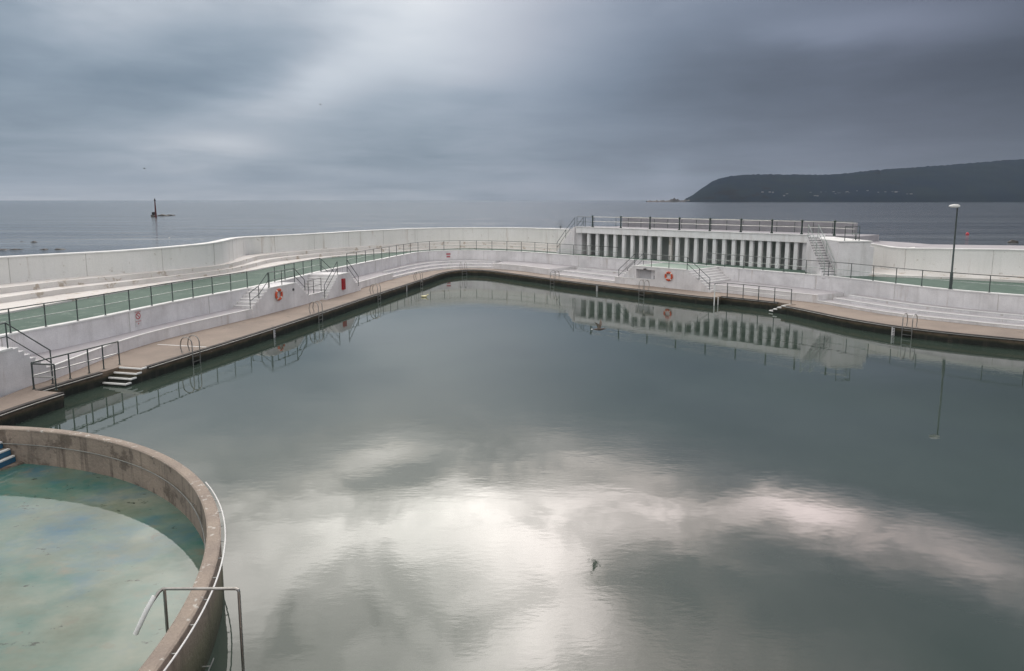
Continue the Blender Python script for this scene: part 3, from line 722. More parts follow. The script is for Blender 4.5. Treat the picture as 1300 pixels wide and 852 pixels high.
# Z: left-most block
q0 = P(0, 502, ZD); q1 = P(79, 477.5, ZD); u = V2(q1 - q0).normalized(); q0 = q0 - u * 3.0
n = Vector((-u.y, u.x, 0)); qf = P(22, 495.5, ZD)
flz = (V2(q1) - V2(qf)).length
dZ = mins(qf, n) + .02
t, u, n, a, b, zb = block('stair_block', 'large white stair block at the left frame edge with steps down to the deck', q0, q1, dZ, ZT, 0, flz, ZD, ZD, gst)
flat(t, a, b, n, dZ, zb, ZT + .02, False)
hz = Vector((0, 0, 1))
def stair_rail(pts, label, group='handrails on the stairs', r=.024, mat='rail', mid=.45, postat=None, name='handrail'):
    """pts: foot points of the posts; rails join their tops"""
    pts = [Vector(p) for p in pts]; t = thing(name, label, 'handrail', pts[0], group)
    for p in pts: MB().tube([p, p + hz * .95], r, 8).build('post', M[mat], t, smooth=True)
    MB().tube([p + hz * .95 for p in pts], r, 8).build('top_rail', M[mat], t, smooth=True)
    if mid: MB().tube([p + hz * mid for p in pts], r * .85, 8).build('mid_rail', M[mat], t, smooth=True)
    return t
zf = ZT + .03
def zup(v, z): return Vector((v.x, v.y, z))
aa = zup(V2(qf) + n * .12, zf)
stair_rail([aa - u * 3.0, aa - u * .1 + n * 0, zup(V2(q1) - u * .35 + n * .12, ZD + .17)], 'dark sloping handrail down the left-most stair block')
stair_rail([zup(V2(qf) + n * (dZ - .15), zf), zup(V2(q1) - u * .35 + n * (dZ - .15), ZL)], 'dark handrail on the wall side of the left-most stair')

# A: life ring block, flights from the ledge on both sides, flush with the ledge front
q0 = D_.at(D_.sx(318)); q1 = D_.at(D_.sx(391)); u = V2(q1 - q0).normalized(); n = Vector((-u.y, u.x, 0))
fa = (V2(D_.at(D_.sx(344))) - V2(q0)).length; fb = (V2(q1) - V2(D_.at(D_.sx(375)))).length
dA = max(mins(q0, n), mins(q1, n), mins((q0 + q1) / 2, n)) + .05
off = -.06
t, u, n, a, b, zb = block('stair_block', 'white stair block carrying the orange life ring on the left side of the pool', q0 + n * off, q1 + n * off, dA, ZT, fa, fb, ZL, ZL, gst)
MB().hexa([zup(c, ZD - .1) for c in (V2(q0) + n * off, V2(q1) + n * off, V2(q1) + n * .3, V2(q0) + n * .3)], [zup(c, ZL - .151) for c in (V2(q0) + n * off, V2(q1) + n * off, V2(q1) + n * .3, V2(q0) + n * .3)]).build('front_base', M['white'], t)
flat(t, a, b, n, dA, ZL - .15, ZT + .02)
A0, A1, Aa, Ab, Au, An, AdA = V2(q0), V2(q1), a, b, u, n, dA
def mound(center, nrm, mbfn): pass
stair_rail([zup(A0 + An * .1, ZL), zup(A0 + Au * .9 + An * .1, ZL + .3), zup(Aa + An * .1, zf)], 'dark handrail beside the left flight of the life ring stair')
stair_rail([zup(Aa + Au * .1 + An * .1, zf), zup((Aa + Ab) / 2 + An * .1, zf), zup(Ab + An * .1, zf), zup(A1 - Au * .1 + An * .1, ZL + .1)], 'dark handrail along the landing and right flight of the life ring stair')
# dip between A and B
dp = [zup(D_.at(D_.sx(x)) + D_.nrm(D_.sx(x)) * .12, ZL) for x in (393, 401, 411)]
stair_rail(dp, 'short dark railing on the low ledge between the two left stairs', mid=.5)
# B: red box block
q0 = P(414, 380.8, ZD); q1 = P(457.5, 368.6, ZD); u = V2(q1 - q0).normalized(); n = Vector((-u.y, u.x, 0)); q1 = q1 + u * .1
fa = V2(P(430.5, 376, ZD) - q0).length; fb = V2(q1 - P(443, 372.6, ZD)).length
dB = max(mins(q0, n), mins(q1, n), mins((q0 + q1) / 2, n)) + .05
t, u, n, a, b, zb = block('stair_block', 'white stair block carrying the red box, steps down both ways to the deck', q0, q1, dB, ZT, fa, fb, ZD, ZD, gst)
flat(t, a, b, n, dB, zb, ZT + .02)
B0, B1, Ba, Bb, Bu, Bn = V2(q0), V2(q1), a, b, u, n
stair_rail([zup(B0 + Bn * .1, ZD + .1), zup(Ba + Bn * .1, zf)], 'dark handrail up the left flight of the red box stair')
stair_rail([zup(Bb + Bn * .1, zf), zup(B1 - Bu * .2 + Bn * .1, ZD + .17)], 'dark sloping handrail down the right flight of the red box stair')
stair_rail([zup(Bb + Bn * (dB - .3), zf), zup(B1 - Bu * .2 + Bn * (dB - .3), ZL)], 'dark inner handrail on the wall side of the red box stair')
# C: door block on the right
q0 = P(782.5, 358.8, ZD); q1 = P(902, 371.4, ZD); u = V2(q1 - q0).normalized(); n = Vector((-u.y, u.x, 0))
fa = V2(P(803.5, 361.2, ZD) - q0).length; fb = V2(q1 - P(871, 368, ZD)).length
mC = [mins(q0 + (q1 - q0) * k / 6, n) for k in range(7)]; dC = min(mC) + .3
t, u, n, a, b, zb = block('stair_block', 'wide white stair block with the recessed door and orange life ring on the right side', q0, q1, dC, ZT, fa, fb, ZD, ZD, gst)
C0, C1, Ca, Cb, Cu, Cn = V2(q0), V2(q1), a, b, u, n
# landing with a real door recess
d0 = V2(P(806.5, 361.5, ZD)); d1 = V2(P(830, 364, ZD)); sA_ = (d0 - C0).dot(Cu); sB_ = (d1 - C0).dot(Cu); sa = (a - C0).dot(Cu); sb = (b - C0).dot(Cu)
def Cpt(s, k): return C0 + Cu * s + Cn * k
def cbox(s0, s1, k0, k1, z0, z1, nm, mt, par=t):
    cs = [Cpt(s0, k0), Cpt(s1, k0), Cpt(s1, k1), Cpt(s0, k1)]
    return MB().hexa([zup(c, z0) for c in cs], [zup(c, z1) for c in cs]).build(nm, M[mt], par)
zd = 1.86
cbox(sa, sA_, 0, dC, zb, ZT - .006, 'landing', 'white'); cbox(sB_, sb, 0, dC, zb, ZT - .006, 'landing', 'white')
cbox(sA_ - .001, sB_ + .001, .35, dC, zb, ZT - .008, 'recess_wall', 'white'); cbox(sA_ - .001, sB_ + .001, .001, .351, zd, ZT - .01, 'lintel', 'white')
dr = cbox(sA_ + .12, sA_ + 1.25, .31, .349, ZD, zd - .06, 'door', 'door')
cbox(sB_ - .30, sB_ - .05, .28, .349, ZD + .55, ZD + .85, 'cable_box', 'grey')
cbox((sA_ + sB_) / 2 - .1, (sA_ + sB_) / 2 + .1, -.14, -.003, zd + .02, zd + .1, 'lamp_housing', 'black')
cs = [Cpt(sa, -.02), Cpt(sb, -.02), Cpt(sb, .2), Cpt(sa, .2)]
MB().hexa([zup(c, ZT - .03) for c in cs], [zup(c, ZT + .05) for c in cs]).build('landing_edge', M['coping'], t)
cs = [Cpt(sa, .201), Cpt(sb, .201), Cpt(sb, dC + 2.5), Cpt(sa, dC + 3.5)]
cs = [Cpt(sa, .201), Cpt(sb, .201), Cpt(sb, dC), Cpt(sa, dC)]
MB().hexa([zup(c, ZT - .02) for c in cs], [zup(c, ZT + .004) for c in cs]).build('landing_floor', M['greenlight'], t)
railing([zup(Cpt(sa + (sb - sa) * k / 6, .1), ZT + .05) for k in range(7)], 'railing on the landing edge above the recessed door', g, spacing=1.75, h=.95)
stair_rail([zup(Cpt(.15, .1), ZD + .17), zup(Cpt(sa, .1), zf)], 'thin dark handrail up the left flight beside the door')
stair_rail([zup(Cpt(.15, 1.3), ZD + .17), zup(Cpt(sa, 1.3), zf)], 'second handrail behind it on the left flight beside the door')
stair_rail([zup(Cpt(sb, .1), zf), zup(Cpt((sb + V2(q1 - q0).length) / 2, .1), (zf + ZD) / 2), zup(C1 - Cu * .15 + Cn * .1, ZD + .1)], 'dark handrail down the right flight beside the right-hand life ring')

# stairs of the colonnade
q0 = P(706.5, 321.0, ZT) - cn * .9; u = cd_
s1l = (V2(ca) - V2(q0)).dot(cd_) - .25
t = thing('roof_stair', 'white stair climbing to the colonnade roof at its left end', 'stair', q0, 'stairs up to the colonnade roof')
q0 = V2(ca) - cd_ * (s1l + .2) - cn * .3
mb = MB(); stair_run(mb, q0, cd_, cn, 1.5, ZT, ZC1, s1l); mb.build('flight', M['white'], t)
mb = MB(); noses(mb, q0, cd_, cn, 1.5, ZT, ZC1, s1l) if False else None
k = round((ZC1 - ZT) / .17)
MB().hexa([zup(c, ZT - .1) for c in (q0 + cd_ * (s1l + .002), V2(ca) - cd_ * .21, V2(ca) - cd_ * .21 + cn * 3, q0 + cd_ * (s1l + .002) + cn * 3)], [zup(c, ZC1 - .01) for c in (q0 + cd_ * (s1l + .002), V2(ca) - cd_ * .21, V2(ca) - cd_ * .21 + cn * 3, q0 + cd_ * (s1l + .002) + cn * 3)]).build('stair_top', M['white'], t)
stair_rail([zup(q0 + cn * .08, ZT + .1), zup(q0 + cd_ * s1l / 2 + cn * .08, (ZT + ZC1) / 2 + .1), zup(q0 + cd_ * s1l + cn * .08, ZC1)], 'pale grey handrail climbing the left colonnade stair', mat='rail')
stair_rail([zup(q0 + cn * 1.4, ZT + .1), zup(q0 + cd_ * s1l / 2 + cn * 1.4, (ZT + ZC1) / 2 + .1), zup(q0 + cd_ * s1l + cn * 1.4, ZC1)], 'inner grey handrail against the wall of the left colonnade stair', mat='rail')
# right steep stair
r0 = w0 + tw_ * .85 - nn * .92; s2l = 3.1
t = thing('roof_stair', 'steep white stair dropping from the roof at the right end of the colonnade', 'stair', r0, 'stairs up to the colonnade roof')
r1 = r0 + tw_ * s2l
mb = MB(); stair_run(mb, r1, -tw_, nn, .91, ZT, ZC1 - .1, s2l - .2); mb.build('flight', M['white'], t)
mb = MB()
kk = round((ZC1 - .1 - ZT) / .17)
for i in range(kk):
    a_ = r1 - tw_ * ((s2l - .2) / kk * i); z_ = ZT + (ZC1 - .1 - ZT) * (i + 1) / kk
    mb.hexa([zup(c, z_ - .05) for c in (a_ + tw_ * .012, a_ - tw_ * .03, a_ - tw_ * .03 + nn * .88, a_ + tw_ * .012 + nn * .88)], [zup(c, z_ + .004) for c in (a_ + tw_ * .012, a_ - tw_ * .03, a_ - tw_ * .03 + nn * .88, a_ + tw_ * .012 + nn * .88)])
mb.build('nosing', M['grey'], t)  # grey strips colour in the shadow lines between the steps
for o_, lb in ((.06, 'outer pale handrail down the steep right colonnade stair'), (.82, 'inner pale handrail down the steep right colonnade stair')):
    stair_rail([zup(r1 + nn * o_, ZT), zup(r1 - tw_ * (s2l - .2) / 2 + nn * o_, (ZT + ZC1) / 2), zup(r1 - tw_ * (s2l - .2) + nn * o_, ZC1 - .1)], lb, mat='railg')

# roof railing: dark green cast posts with pale double rails
rt = thing('roof_railing', 'railing with thick dark green posts and two pale rails along the colonnade roof', 'railing', zup(mid, ZC1))
ro = .55
def roofpt(x):
    s = min((abs(QX(V2(ca) + cn * ro + cd_ * k * .05 + Vector((0, 0, ZC1 + .5))) - x), k * .05) for k in range(-20, 620))[1]
    return V2(ca) + cd_ * s + cn * ro
pp = [roofpt(x) for x in (752.4, 788.4, 825, 862.5, 901, 940.5, 979.9, 1018)]
pp.append(pp[-1] + (pp[-1] - pp[-2]) * 1.02)
pm = None
for p in pp:
    if pm is None:
        mb = MB(); mb.tube([Vector((0, 0, 0)), Vector((0, 0, .12)), Vector((0, 0, .13)), Vector((0, 0, 1.0))], [.11, .11, .065, .055], 10); mb.tube([Vector((0, 0, 1.0)), Vector((0, 0, 1.05)), Vector((0, 0, 1.12)), Vector((0, 0, 1.18))], [.055, .10, .10, .03], 10)
        pm = mb.build('post', M['darkgreen'], None, smooth=True); pm.parent = rt; o = pm
    else: o = pm.copy(); COL.objects.link(o)
    o.location = zup(p, ZC1) - rt.location
ext = pp[-1] + (pp[-1] - pp[-2]).normalized() * 1.6
for hh, nm in ((1.02, 'top_rail'), (.58, 'mid_rail')):
    MB().tube([zup(p, ZC1 + hh) for p in pp] + [zup(ext, ZC1 + hh - .05)], .024, 8).build(nm, M['pipe'], rt, smooth=True)
rl = roofpt(724); railing([zup(rl + cn * .5, ZC1), zup(pp[0] + cn * .2, ZC1)], 'thin grey railing at the top of the left colonnade stair', 'thin railings on the promenade', mat if False else 1.0, spacing=1.0, post_m='rail', rail_m='rail')
# thin seaward railing behind the roof
a_ = V2(ca) + cn * 6.2; b_ = V2(cb) + cn * 6.2 + cd_ * .8
railing([zup(a_, ZC1 - .1), zup(b_, ZC1 - .1)], 'thin dark seaward railing on the promenade behind the green posts', 'thin railings on the promenade', spacing=1.6, post_m='rail', rail_m='rail', rails=(1.0, .55))
e1 = zup(V2(kb[0]) + kn * .3 + kd * .2, kz); e2 = zup(V2(kb[0]) + kn * .3 + kd * 1.25, kz)
railing([Vector((*(V2(e1) + nn * .4).xy, e1.z)), Vector((*(V2(e2) + nn * .4).xy, e2.z))], 'short thin railing on the white wall right of the steep stair', 'thin railings on the promenade', spacing=1.1, post_m='rail', rail_m='railg')

# anti-climb spike fans
def fan(p, d, label):
    t = thing('spike_fan', label, 'spike fan', p, 'anti-climb spike fans')
    MB().tube([p, p + hz * .12], .05, 6).build('hub', M['rail'], t)
    mb = MB()
    for k in range(13):
        a = R(-100 + 200 * k / 12); v = hz * math.cos(a) + V2(d) * math.sin(a)
        mb.tube([p + hz * .12, p + hz * .12 + v * .8], .009, 4)
    mb.build('spikes', M['rail'], t)
fan(WL.at(WL.sx(711)) + Vector((0, .3, 0)), cn, 'faint fan of metal spikes on the wall top left of the colonnade')
fan(zup(V2(kb[1]) + kn * 1.2 - kd * .5, kz), cn, 'faint fan of metal spikes on the wall top right of the colonnade')

# ------------------------------------------------------------------ deck railings
g2 = 'galvanised railings on the pool deck'
I1 = [E_.at(n1s + .15) + E_.nrm(n1s + .15) * (INS + .22), E_.at(n1e - .45) + E_.nrm(n1e - .45) * (INS + .22)]
I1 = [zup(p, ZD) for p in I1]
pl = P(43, 494, ZD); pc = P(71.5, 495.5, ZD)
pl2 = P(43, 494, ZD)
railing([pl, P(152, 462.8, ZD)], 'pale railing on the left deck guarding the steps into the pool', g2, spacing=1.1, rp=.027, rr_=.026, post_m='rail', rail_m='pipe', posts=[0, (P(67, 487, ZD) - pl).length, (P(90.3, 480.8, ZD) - pl).length, (P(112.5, 473.8, ZD) - pl).length, (P(132.7, 468.6, ZD) - pl).length, (P(152, 462.8, ZD) - pl).length])
railing([pl + Vector((.03, -.03, 0)), pc], 'short return railing at the pool edge end of the left deck railing', g2, spacing=1.4, rp=.027, rr_=.026, post_m='rail', rail_m='pipe', h=.97)
rr2 = [P(906.8, 377.6, ZD), P(919, 376.5, ZD), P(946, 379.2, ZD), P(974.5, 382.6, ZD), P(1004.2, 386, ZD)]
railing(rr2, 'railing on the right deck behind the sunken steps', g2, spacing=1.15, post_m='rail', rail_m='pipe', rp=.03)
p = P(906.8, 377.9, ZD)
for x, lb in ((905.3, 'left white pole standing in the pool at the start of the right recess'), (913, 'right white pole standing in the pool at the start of the right recess')):
    q = E_.at(n2s) - E_.nrm(n2s) * .08 + (E_.nrm(n2s) * .55 if x > 910 else Vector((0, 0, 0))) + E_.tan(n2s) * .1
    t = MB().tube([Vector((q.x, q.y, -.8)), Vector((q.x, q.y, ZD + (.95 if x < 910 else 0)))], .04, 8).build('pool_pole', M['coping'], smooth=True)
    tag(t, lb, 'pole', 'white poles at the right recess')

# ------------------------------------------------------------------ ladders
def ladder_master():
    t = thing('pool_ladder', 'x', 'ladder', (0, 0, 0), 'tubular steel pool ladders')
    for sx_ in (-.25, .25):   # local: x along the edge, y towards the deck
        pts = [(sx_, -.13, -.9 - ZD), (sx_, -.13, .45)]
        for k in range(1, 8): a = math.pi * k / 8; pts.append((sx_, .17 - .30 * math.cos(a), .45 + .30 * math.sin(a)))
        pts += [(sx_, .47, .45), (sx_, .50, .3), (sx_, .42, .0)]
        mb = MB().tube(pts, .024, 8); mb.tube([(sx_, .42, -.001), (sx_, .42, .015)], .06, 8); o = mb.build('side_tube', M['steel'], None, smooth=True); o.parent = t
    for k in range(5):
        z = -.16 - .25 * k; mb = MB().hexa([Vector((x, y, z)) for x, y in ((-.24, -.17), (.24, -.17), (.24, -.09), (-.24, -.09))], [Vector((x, y, z + .03)) for x, y in ((-.24, -.17), (.24, -.17), (.24, -.09), (-.24, -.09))])
        o = mb.build('rung', M['steel'], None); o.parent = t
    return t
lm = None
lads = [(248, 'nearest pool ladder on the left, beside the white line across the deck'), (403.5, 'pool ladder on the left edge in front of the red box stair'), (480, 'third pool ladder along the left edge, right of the red box stair'),
        (533, 'fourth pool ladder along the left edge in front of the stepped seating'), (588, 'pool ladder at the far corner bend'), (703, 'pool ladder right of the far corner near the stepped seating'),
        (814, 'pool ladder in front of the recessed door'), (1153, 'large pool ladder on the right edge below the lamp post')]
for x, lb in lads:
    if lm is None: o = lm = ladder_master()
    else: o = copy_tree(lm)
    s = E_.sx(x); p = E_.at(s); d = E_.tan(s); o.location = (p.x, p.y, ZD); o.rotation_euler = (0, 0, math.atan2(d.y, d.x)); o['label'] = lb

# ------------------------------------------------------------------ depth gauges
dm = None
for x, lb in ((347, 'white depth strip on the left pool edge before the red box stair'), (516, 'white depth strip on the left pool edge before the fourth ladder'), (757, 'white depth strip on the far pool edge left of the door'), (1136, 'white depth strip on the right pool edge beside the large ladder')):
    s = E_.sx(x); p = E_.at(s); n = E_.nrm(s); d = E_.tan(s)
    t = thing('depth_gauge', lb, 'depth gauge', (p.x, p.y, 0), 'white depth strips on the pool edge')
    q = V2(p) - n * .055
    MB().box(q, d, (.17, .03), -.5, ZD - .04).build('board', M['signwhite'], t)
    mb = MB()
    for k in range(6): mb.box(V2(p) - n * .073 + d * .03, d, (.1, .006), -.02 + .09 * k, .02 + .09 * k)
    mb.build('marks', M['black'], t)

# ------------------------------------------------------------------ signs, rings, box
def face_frame(q, n):   # q point on a wall, n outward (towards the viewer)
    n = V2(n).normalized(); r = Vector((-n.y, n.x, 0))   # right-hand direction when looking at the wall
    return n, (r if r.dot(Vector((1, 0, 0))) > 0 else -r)
def disc(mb, c, n, r, z, r0, r1, seg_=28, off=0):
    vs = []; fs = []
    for k in range(seg_):
        a = 2 * math.pi * k / seg_
        for rad in (r0, r1): vs.append(c + n * off + (r * math.cos(a) + hz * math.sin(a)) * rad)
    for k in range(seg_): a = 2 * k; b = 2 * ((k + 1) % seg_); fs.append((a, a + 1, b + 1, b))
    mb.add(vs, fs)
s = L_.sx(173); p = L_.at(s); n, r = face_frame(p, -L_.nrm(s)); c = zup(V2(p), 1.66) + n * .004
t = thing('no_diving_sign', 'white no diving sign with red prohibition ring on the left terrace wall', 'sign', c)
def panel(c, n, r, w, h, th, nm, mt, par):
    cs = [c - r * w / 2, c + r * w / 2]
    return MB().hexa([cs[0] - hz * h / 2, cs[1] - hz * h / 2, cs[1] - hz * h / 2 + n * th, cs[0] - hz * h / 2 + n * th], [cs[0] + hz * h / 2, cs[1] + hz * h / 2, cs[1] + hz * h / 2 + n * th, cs[0] + hz * h / 2 + n * th]).build(nm, M[mt], par)
panel(c, n, r, .42, .80, .012, 'sign_board', 'signwhite', t)
mb = MB(); disc(mb, c + hz * .14, n, r, 0, .125, .17, off=.016)
e = (r * -.7 + hz * .7); f = (r * .7 + hz * .7); q = c + hz * .14 + n * .017
mb.add([q - e * .14 - f * .02, q + e * .14 - f * .02, q + e * .14 + f * .02, q - e * .14 + f * .02], [(0, 1, 2, 3)]); mb.build('prohibition_ring', M['signred'], t, recalc=False)
# diving figure pictogram
mb = MB(); q = c + hz * .14 + n * .0145
for (x0, z0, x1, z1, w) in ((-.07, .05, .03, .0, .022), (.03, .0, .07, -.06, .018), (-.07, .05, -.1, .07, .014)):
    a0 = q + r * x0 + hz * z0; a1 = q + r * x1 + hz * z1; dd = (a1 - a0).normalized(); pr = dd.cross(n) * w / 2; mb.add([a0 - pr, a1 - pr, a1 + pr, a0 + pr], [(0, 1, 2, 3)])
mb.build('pictogram', M['black'], t, recalc=False)
def text(txt, c, n, r, size, mt, par, nm='lettering'):
    cu = bpy.data.curves.new(nm, 'FONT'); cu.body = txt; cu.size = size; cu.align_x = 'CENTER'; cu.align_y = 'CENTER'; cu.extrude = .001
    o = bpy.data.objects.new(nm, cu); COL.objects.link(o)
    dg = bpy.context.evaluated_depsgraph_get(); me = bpy.data.meshes.new_from_object(o.evaluated_get(dg)); bpy.data.objects.remove(o)
    me.materials.clear(); me.materials.append(M[mt])
    rot = Matrix((r, hz, n)).transposed().to_4x4(); me.transform(Matrix.Translation(c - (par.location if par else Vector())) @ rot)
    o = bpy.data.objects.new(nm, me); COL.objects.link(o); o.parent = par; return o
r = n.cross(hz) * -1 if (n.cross(hz) * -1).x > 0 else n.cross(hz)
text('NO DIVING', c + hz * .34 + n * .016, n, r, .075, 'signred', t)
text('NO DIVING', c - hz * .13 + n * .016, n, r, .075, 'signred', t)
mb = MB(); disc(mb, c - hz * .25, n, r, 0, 0.001, .035, 12, off=.016); mb.build('red_dot', M['signred'], t, recalc=False)
s = L_.sx(567.5); p = L_.at(s); n, r = face_frame(p, -L_.nrm(s)); c = zup(V2(p), 1.58) + n * .004
t = thing('warning_sign', 'small sign with two rows of red letters on the far terrace wall', 'sign', c)
panel(c, n, r, .60, .52, .012, 'sign_board', 'signwhite', t)
panel(c + hz * .14 + n * .012, n, r, .48, .17, .003, 'red_row', 'signpink', t); panel(c - hz * .14 + n * .012, n, r, .40, .17, .003, 'red_row', 'signpink', t)

def lifering(c, n, r, label):
    t = thing('life_ring', label, 'life ring', c, 'orange life rings on the stair blocks')
    mb = MB(); secs = []
    for k in range(33):
        a = 2 * math.pi * k / 32; rd = r * math.cos(a) + hz * math.sin(a)
        secs.append([c + n * .075 + rd * (.30 + .085 * math.cos(b * math.pi / 5)) + n * .06 * math.sin(b * math.pi / 5) for b in range(10)])
    mb.sweep(secs, cap=False).build('ring_body', M['ring'], t, smooth=True)
    for a0 in (45, 135, 225, 315):
        secs = []
        for k in range(4):
            a = R(a0 - 7 + 14 * k / 3); rd = r * math.cos(a) + hz * math.sin(a)
            secs.append([c + n * .075 + rd * (.30 + .09 * math.cos(b * math.pi / 5)) + n * .065 * math.sin(b * math.pi / 5) for b in range(10)])
        MB().sweep(secs).build('band', M['ringband'], t, smooth=True)
    MB().tube([c + hz * .30, c + hz * .30 + n * .16], .015, 6).build('hook', M['grey'], t)
def on_line(q0, u, x):   # along a straight front, at survey column x
    return min((abs(QX(V2(q0) + u * k * .02 + hz * 1.4) - x), k * .02) for k in range(0, 900))[1]
k = on_line(A0, Au, 352); q = zup(A0 + Au * k + An * off, 1.62) - An * .003
lifering(q, -An, Au, 'orange life ring on the white wall left of the red box')
k = on_line(A0, Au, 371.3); q = zup(A0 + Au * k + An * off, 1.72) - An * .003
t = thing('wall_vent', 'small round grey vent on the wall right of the left life ring', 'vent', q)
MB().tube([q, q - An * .03], .10, 16).build('vent_body', M['grey'], t); MB().tube([q - An * .03, q - An * .035], .06, 14).build('vent_hole', M['black'], t)
k = on_line(C0, Cu, 849.5); q = zup(Cpt(k, 0), 1.50) - Cn * .003
lifering(q, -Cn, Cu, 'orange life ring on the white wall right of the recessed door')
k = on_line(B0, Bu, 434.8); q = zup(B0 + Bu * k, 1.38) - Bn * .003
t = thing('emergency_box', 'upright red box mounted on the left white stair block', 'box', q)
panel(q, -Bn, Bu, .34, .80, .16, 'box_body', 'red', t); panel(q - Bn * .161, -Bn, Bu, .29, .36, .006, 'upper_door', 'red', t); panel(q - Bn * .167 - hz * .2, -Bn, Bu, .04, .1, .012, 'latch', 'black', t)

# ------------------------------------------------------------------ lamp post
lb = P(1206.5, 367.0, zc); lt = PY(1214.8, 262, lb.y).z
t = thing('lamp_post', 'tall dark lamp post with a flat white lantern on the right terrace edge', 'lamp post', lb)
MB().tube([lb, lb + hz * .02, lb + hz * .03, lb + hz * 1.0, lb + hz * 1.05, Vector((lb.x, lb.y, lt))], [.13, .13, .085, .085, .055, .042], 12).build('pole', M['rail'], t, smooth=True)
MB().box(V2(lb) - Vector((0, .088, 0)), (1, 0), (.09, .02), lb.z + .3, lb.z + .75).build('access_door', M['rail'], t)
tp = Vector((lb.x, lb.y, lt)); hd = Vector((-1, -.15, 0)).normalized(); sd_ = Vector((-hd.y, hd.x, 0))
secs = []
for s_, w_, z0_, z1_ in ((-.12, .07, -.02, .07), (.0, .13, -.05, .12), (.25, .17, -.06, .13), (.42, .14, -.05, .10), (.55, .05, -.01, .04)):
    c = tp + hd * s_; secs.append([c - sd_ * w_ + hz * 0, c - sd_ * w_ * .8 + hz * z1_ * .8, c + hz * z1_, c + sd_ * w_ * .8 + hz * z1_ * .8, c + sd_ * w_, c + sd_ * w_ * .7 + hz * z0_, c - sd_ * w_ * .7 + hz * z0_])
MB().sweep(secs).build('lantern', M['coping'], t, smooth=True)
MB().box(V2(tp + hd * .24), hd, (.34, .2), tp.z - .075, tp.z - .058).build('lens', M['signwhite'], t)

# ------------------------------------------------------------------ round paddling pool
t = thing('round_pool_wall', 'weathered brown concrete ring wall round the shallow green paddling pool', 'wall', (ringC.x, ringC.y, 0))
a0, a1 = R(-12), R(232); nseg = 150
secs = []; tops = []; outs = []
for k in range(nseg + 1):
    a = a0 + (a1 - a0) * k / nseg
    secs.append([rc(a, RI, -.3), rc(a, RI + RT - .002, -.3), rc(a, RI + RT - .002, ZR - .05), rc(a, RI, ZR - .05)])
    w = .03
    tops.append([rc(a, RI - .012, ZR - .051), rc(a, RI + RT + .012, ZR - .051), rc(a, RI + RT + .012, ZR - .02), rc(a, RI + RT - .02, ZR), rc(a, RI + .02, ZR), rc(a, RI - .012, ZR - .02)])
    outs.append([rc(a, RI + RT, -.5), rc(a, RI + RT, 0.02), rc(a, RI + RT, .5), rc(a, RI + RT, ZR - .05)])
MB().sweep(secs).build('inner_face', M['concrete'], t, smooth=True); MB().sweep(tops).build('wall_top', M['ringtop'], t)
MB().grid(outs).build('outer_face', M['algae'], t, smooth=True)
for rad, z_, nm, lb2, aa0, aa1 in ((RI - .06, ZR - .42, 'inner', 'thin steel grab rail running round the inside of the round wall', a0, a1), (RI + RT + .085, ZR - .06, 'outer', 'thin white grab rail curving along the outer edge of the round wall', a0, R(38)), (RI + RT + .12, .14, 'low', 'dark low rail near the waterline outside the round wall', a0, R(9))):
    pth = [rc(aa0 + (aa1 - aa0) * k / 120, rad, z_) for k in range(121)]
    tt = thing('grab_rail', lb2, 'rail', pth[0], 'grab rails on the round wall')
    MB().tube(pth, .014 if nm == 'outer' else .013, 6).build('tube', M['coping' if nm == 'outer' else ('rail' if nm == 'low' else 'edgerail')], tt, smooth=True)
    for k in range(6, 120, 9):
        p = pth[k]; d = (V2(p) - ringC).normalized(); e_ = ringC + d * (RI if nm == 'inner' else RI + RT); MB().tube([p, zup(e_, p.z)], .010, 5).build('bracket', M['pipe'], tt)
pc_ = [rc(2 * math.pi * k / 96, RI + .05, ZP) for k in range(96)]
tag(MB().poly(pc_).build('paddling_pool_water', M['paddle']), kind='structure')
# steps into it, at the left
t = thing('paddling_steps', 'concrete steps with blue painted risers going down into the paddling pool', 'steps', P(0, 590, ZP))
for (xa, ya, xb, yb_, zt_) in ((30, 586.5, 0, 595.5, ZP + .05), (17.8, 578.2, 0, 586, ZP + .24), (7.7, 571.2, 0, 574.2, ZP + .43), (-4, 563, -20, 569, ZP + .62)):
    A = P(xa, ya, zt_); B = P(xb, yb_, zt_); d = V2(B - A).normalized(); aA = math.atan2(A.y - ringC.y, A.x - ringC.x)
    # start on the ring
    A = V2(A); 
    while (A - ringC).length < RI - .02: A = A - d * .02
    aA = math.atan2(A.y - ringC.y, A.x - ringC.x); Bf = A + d * 5
    arc = [rc(aA + R(26) * k / 10, RI - .005) for k in range(11)]
    MB().prism([A, *reversed(arc[1:]), Bf] if False else [A] + [Bf] + [arc[-1] + d * 2] + list(reversed(arc[1:])), ZP - .1, zt_).build('step', M['concrete'], t)
    if zt_ > ZP + .1:
        n_ = Vector((d.y, -d.x, 0)); n_ = n_ if n_.x > 0 else -n_
        cs = [A + n_ * .004 + d * .02, Bf + n_ * .004, Bf + n_ * .016, A + n_ * .016 + d * .02]
        MB().hexa([zup(c, zt_ - .185) for c in cs], [zup(c, zt_ - .035) for c in cs]).build('blue_riser', M['blue'], t)
        cs = [A - n_ * .07 + d * .03, Bf - n_ * .07, Bf + n_ * .02, A + n_ * .02 + d * .03]
        MB().hexa([zup(c, zt_ - .034) for c in cs], [zup(c, zt_ + .005) for c in cs]).build('pale_nosing', M['coping'], t)
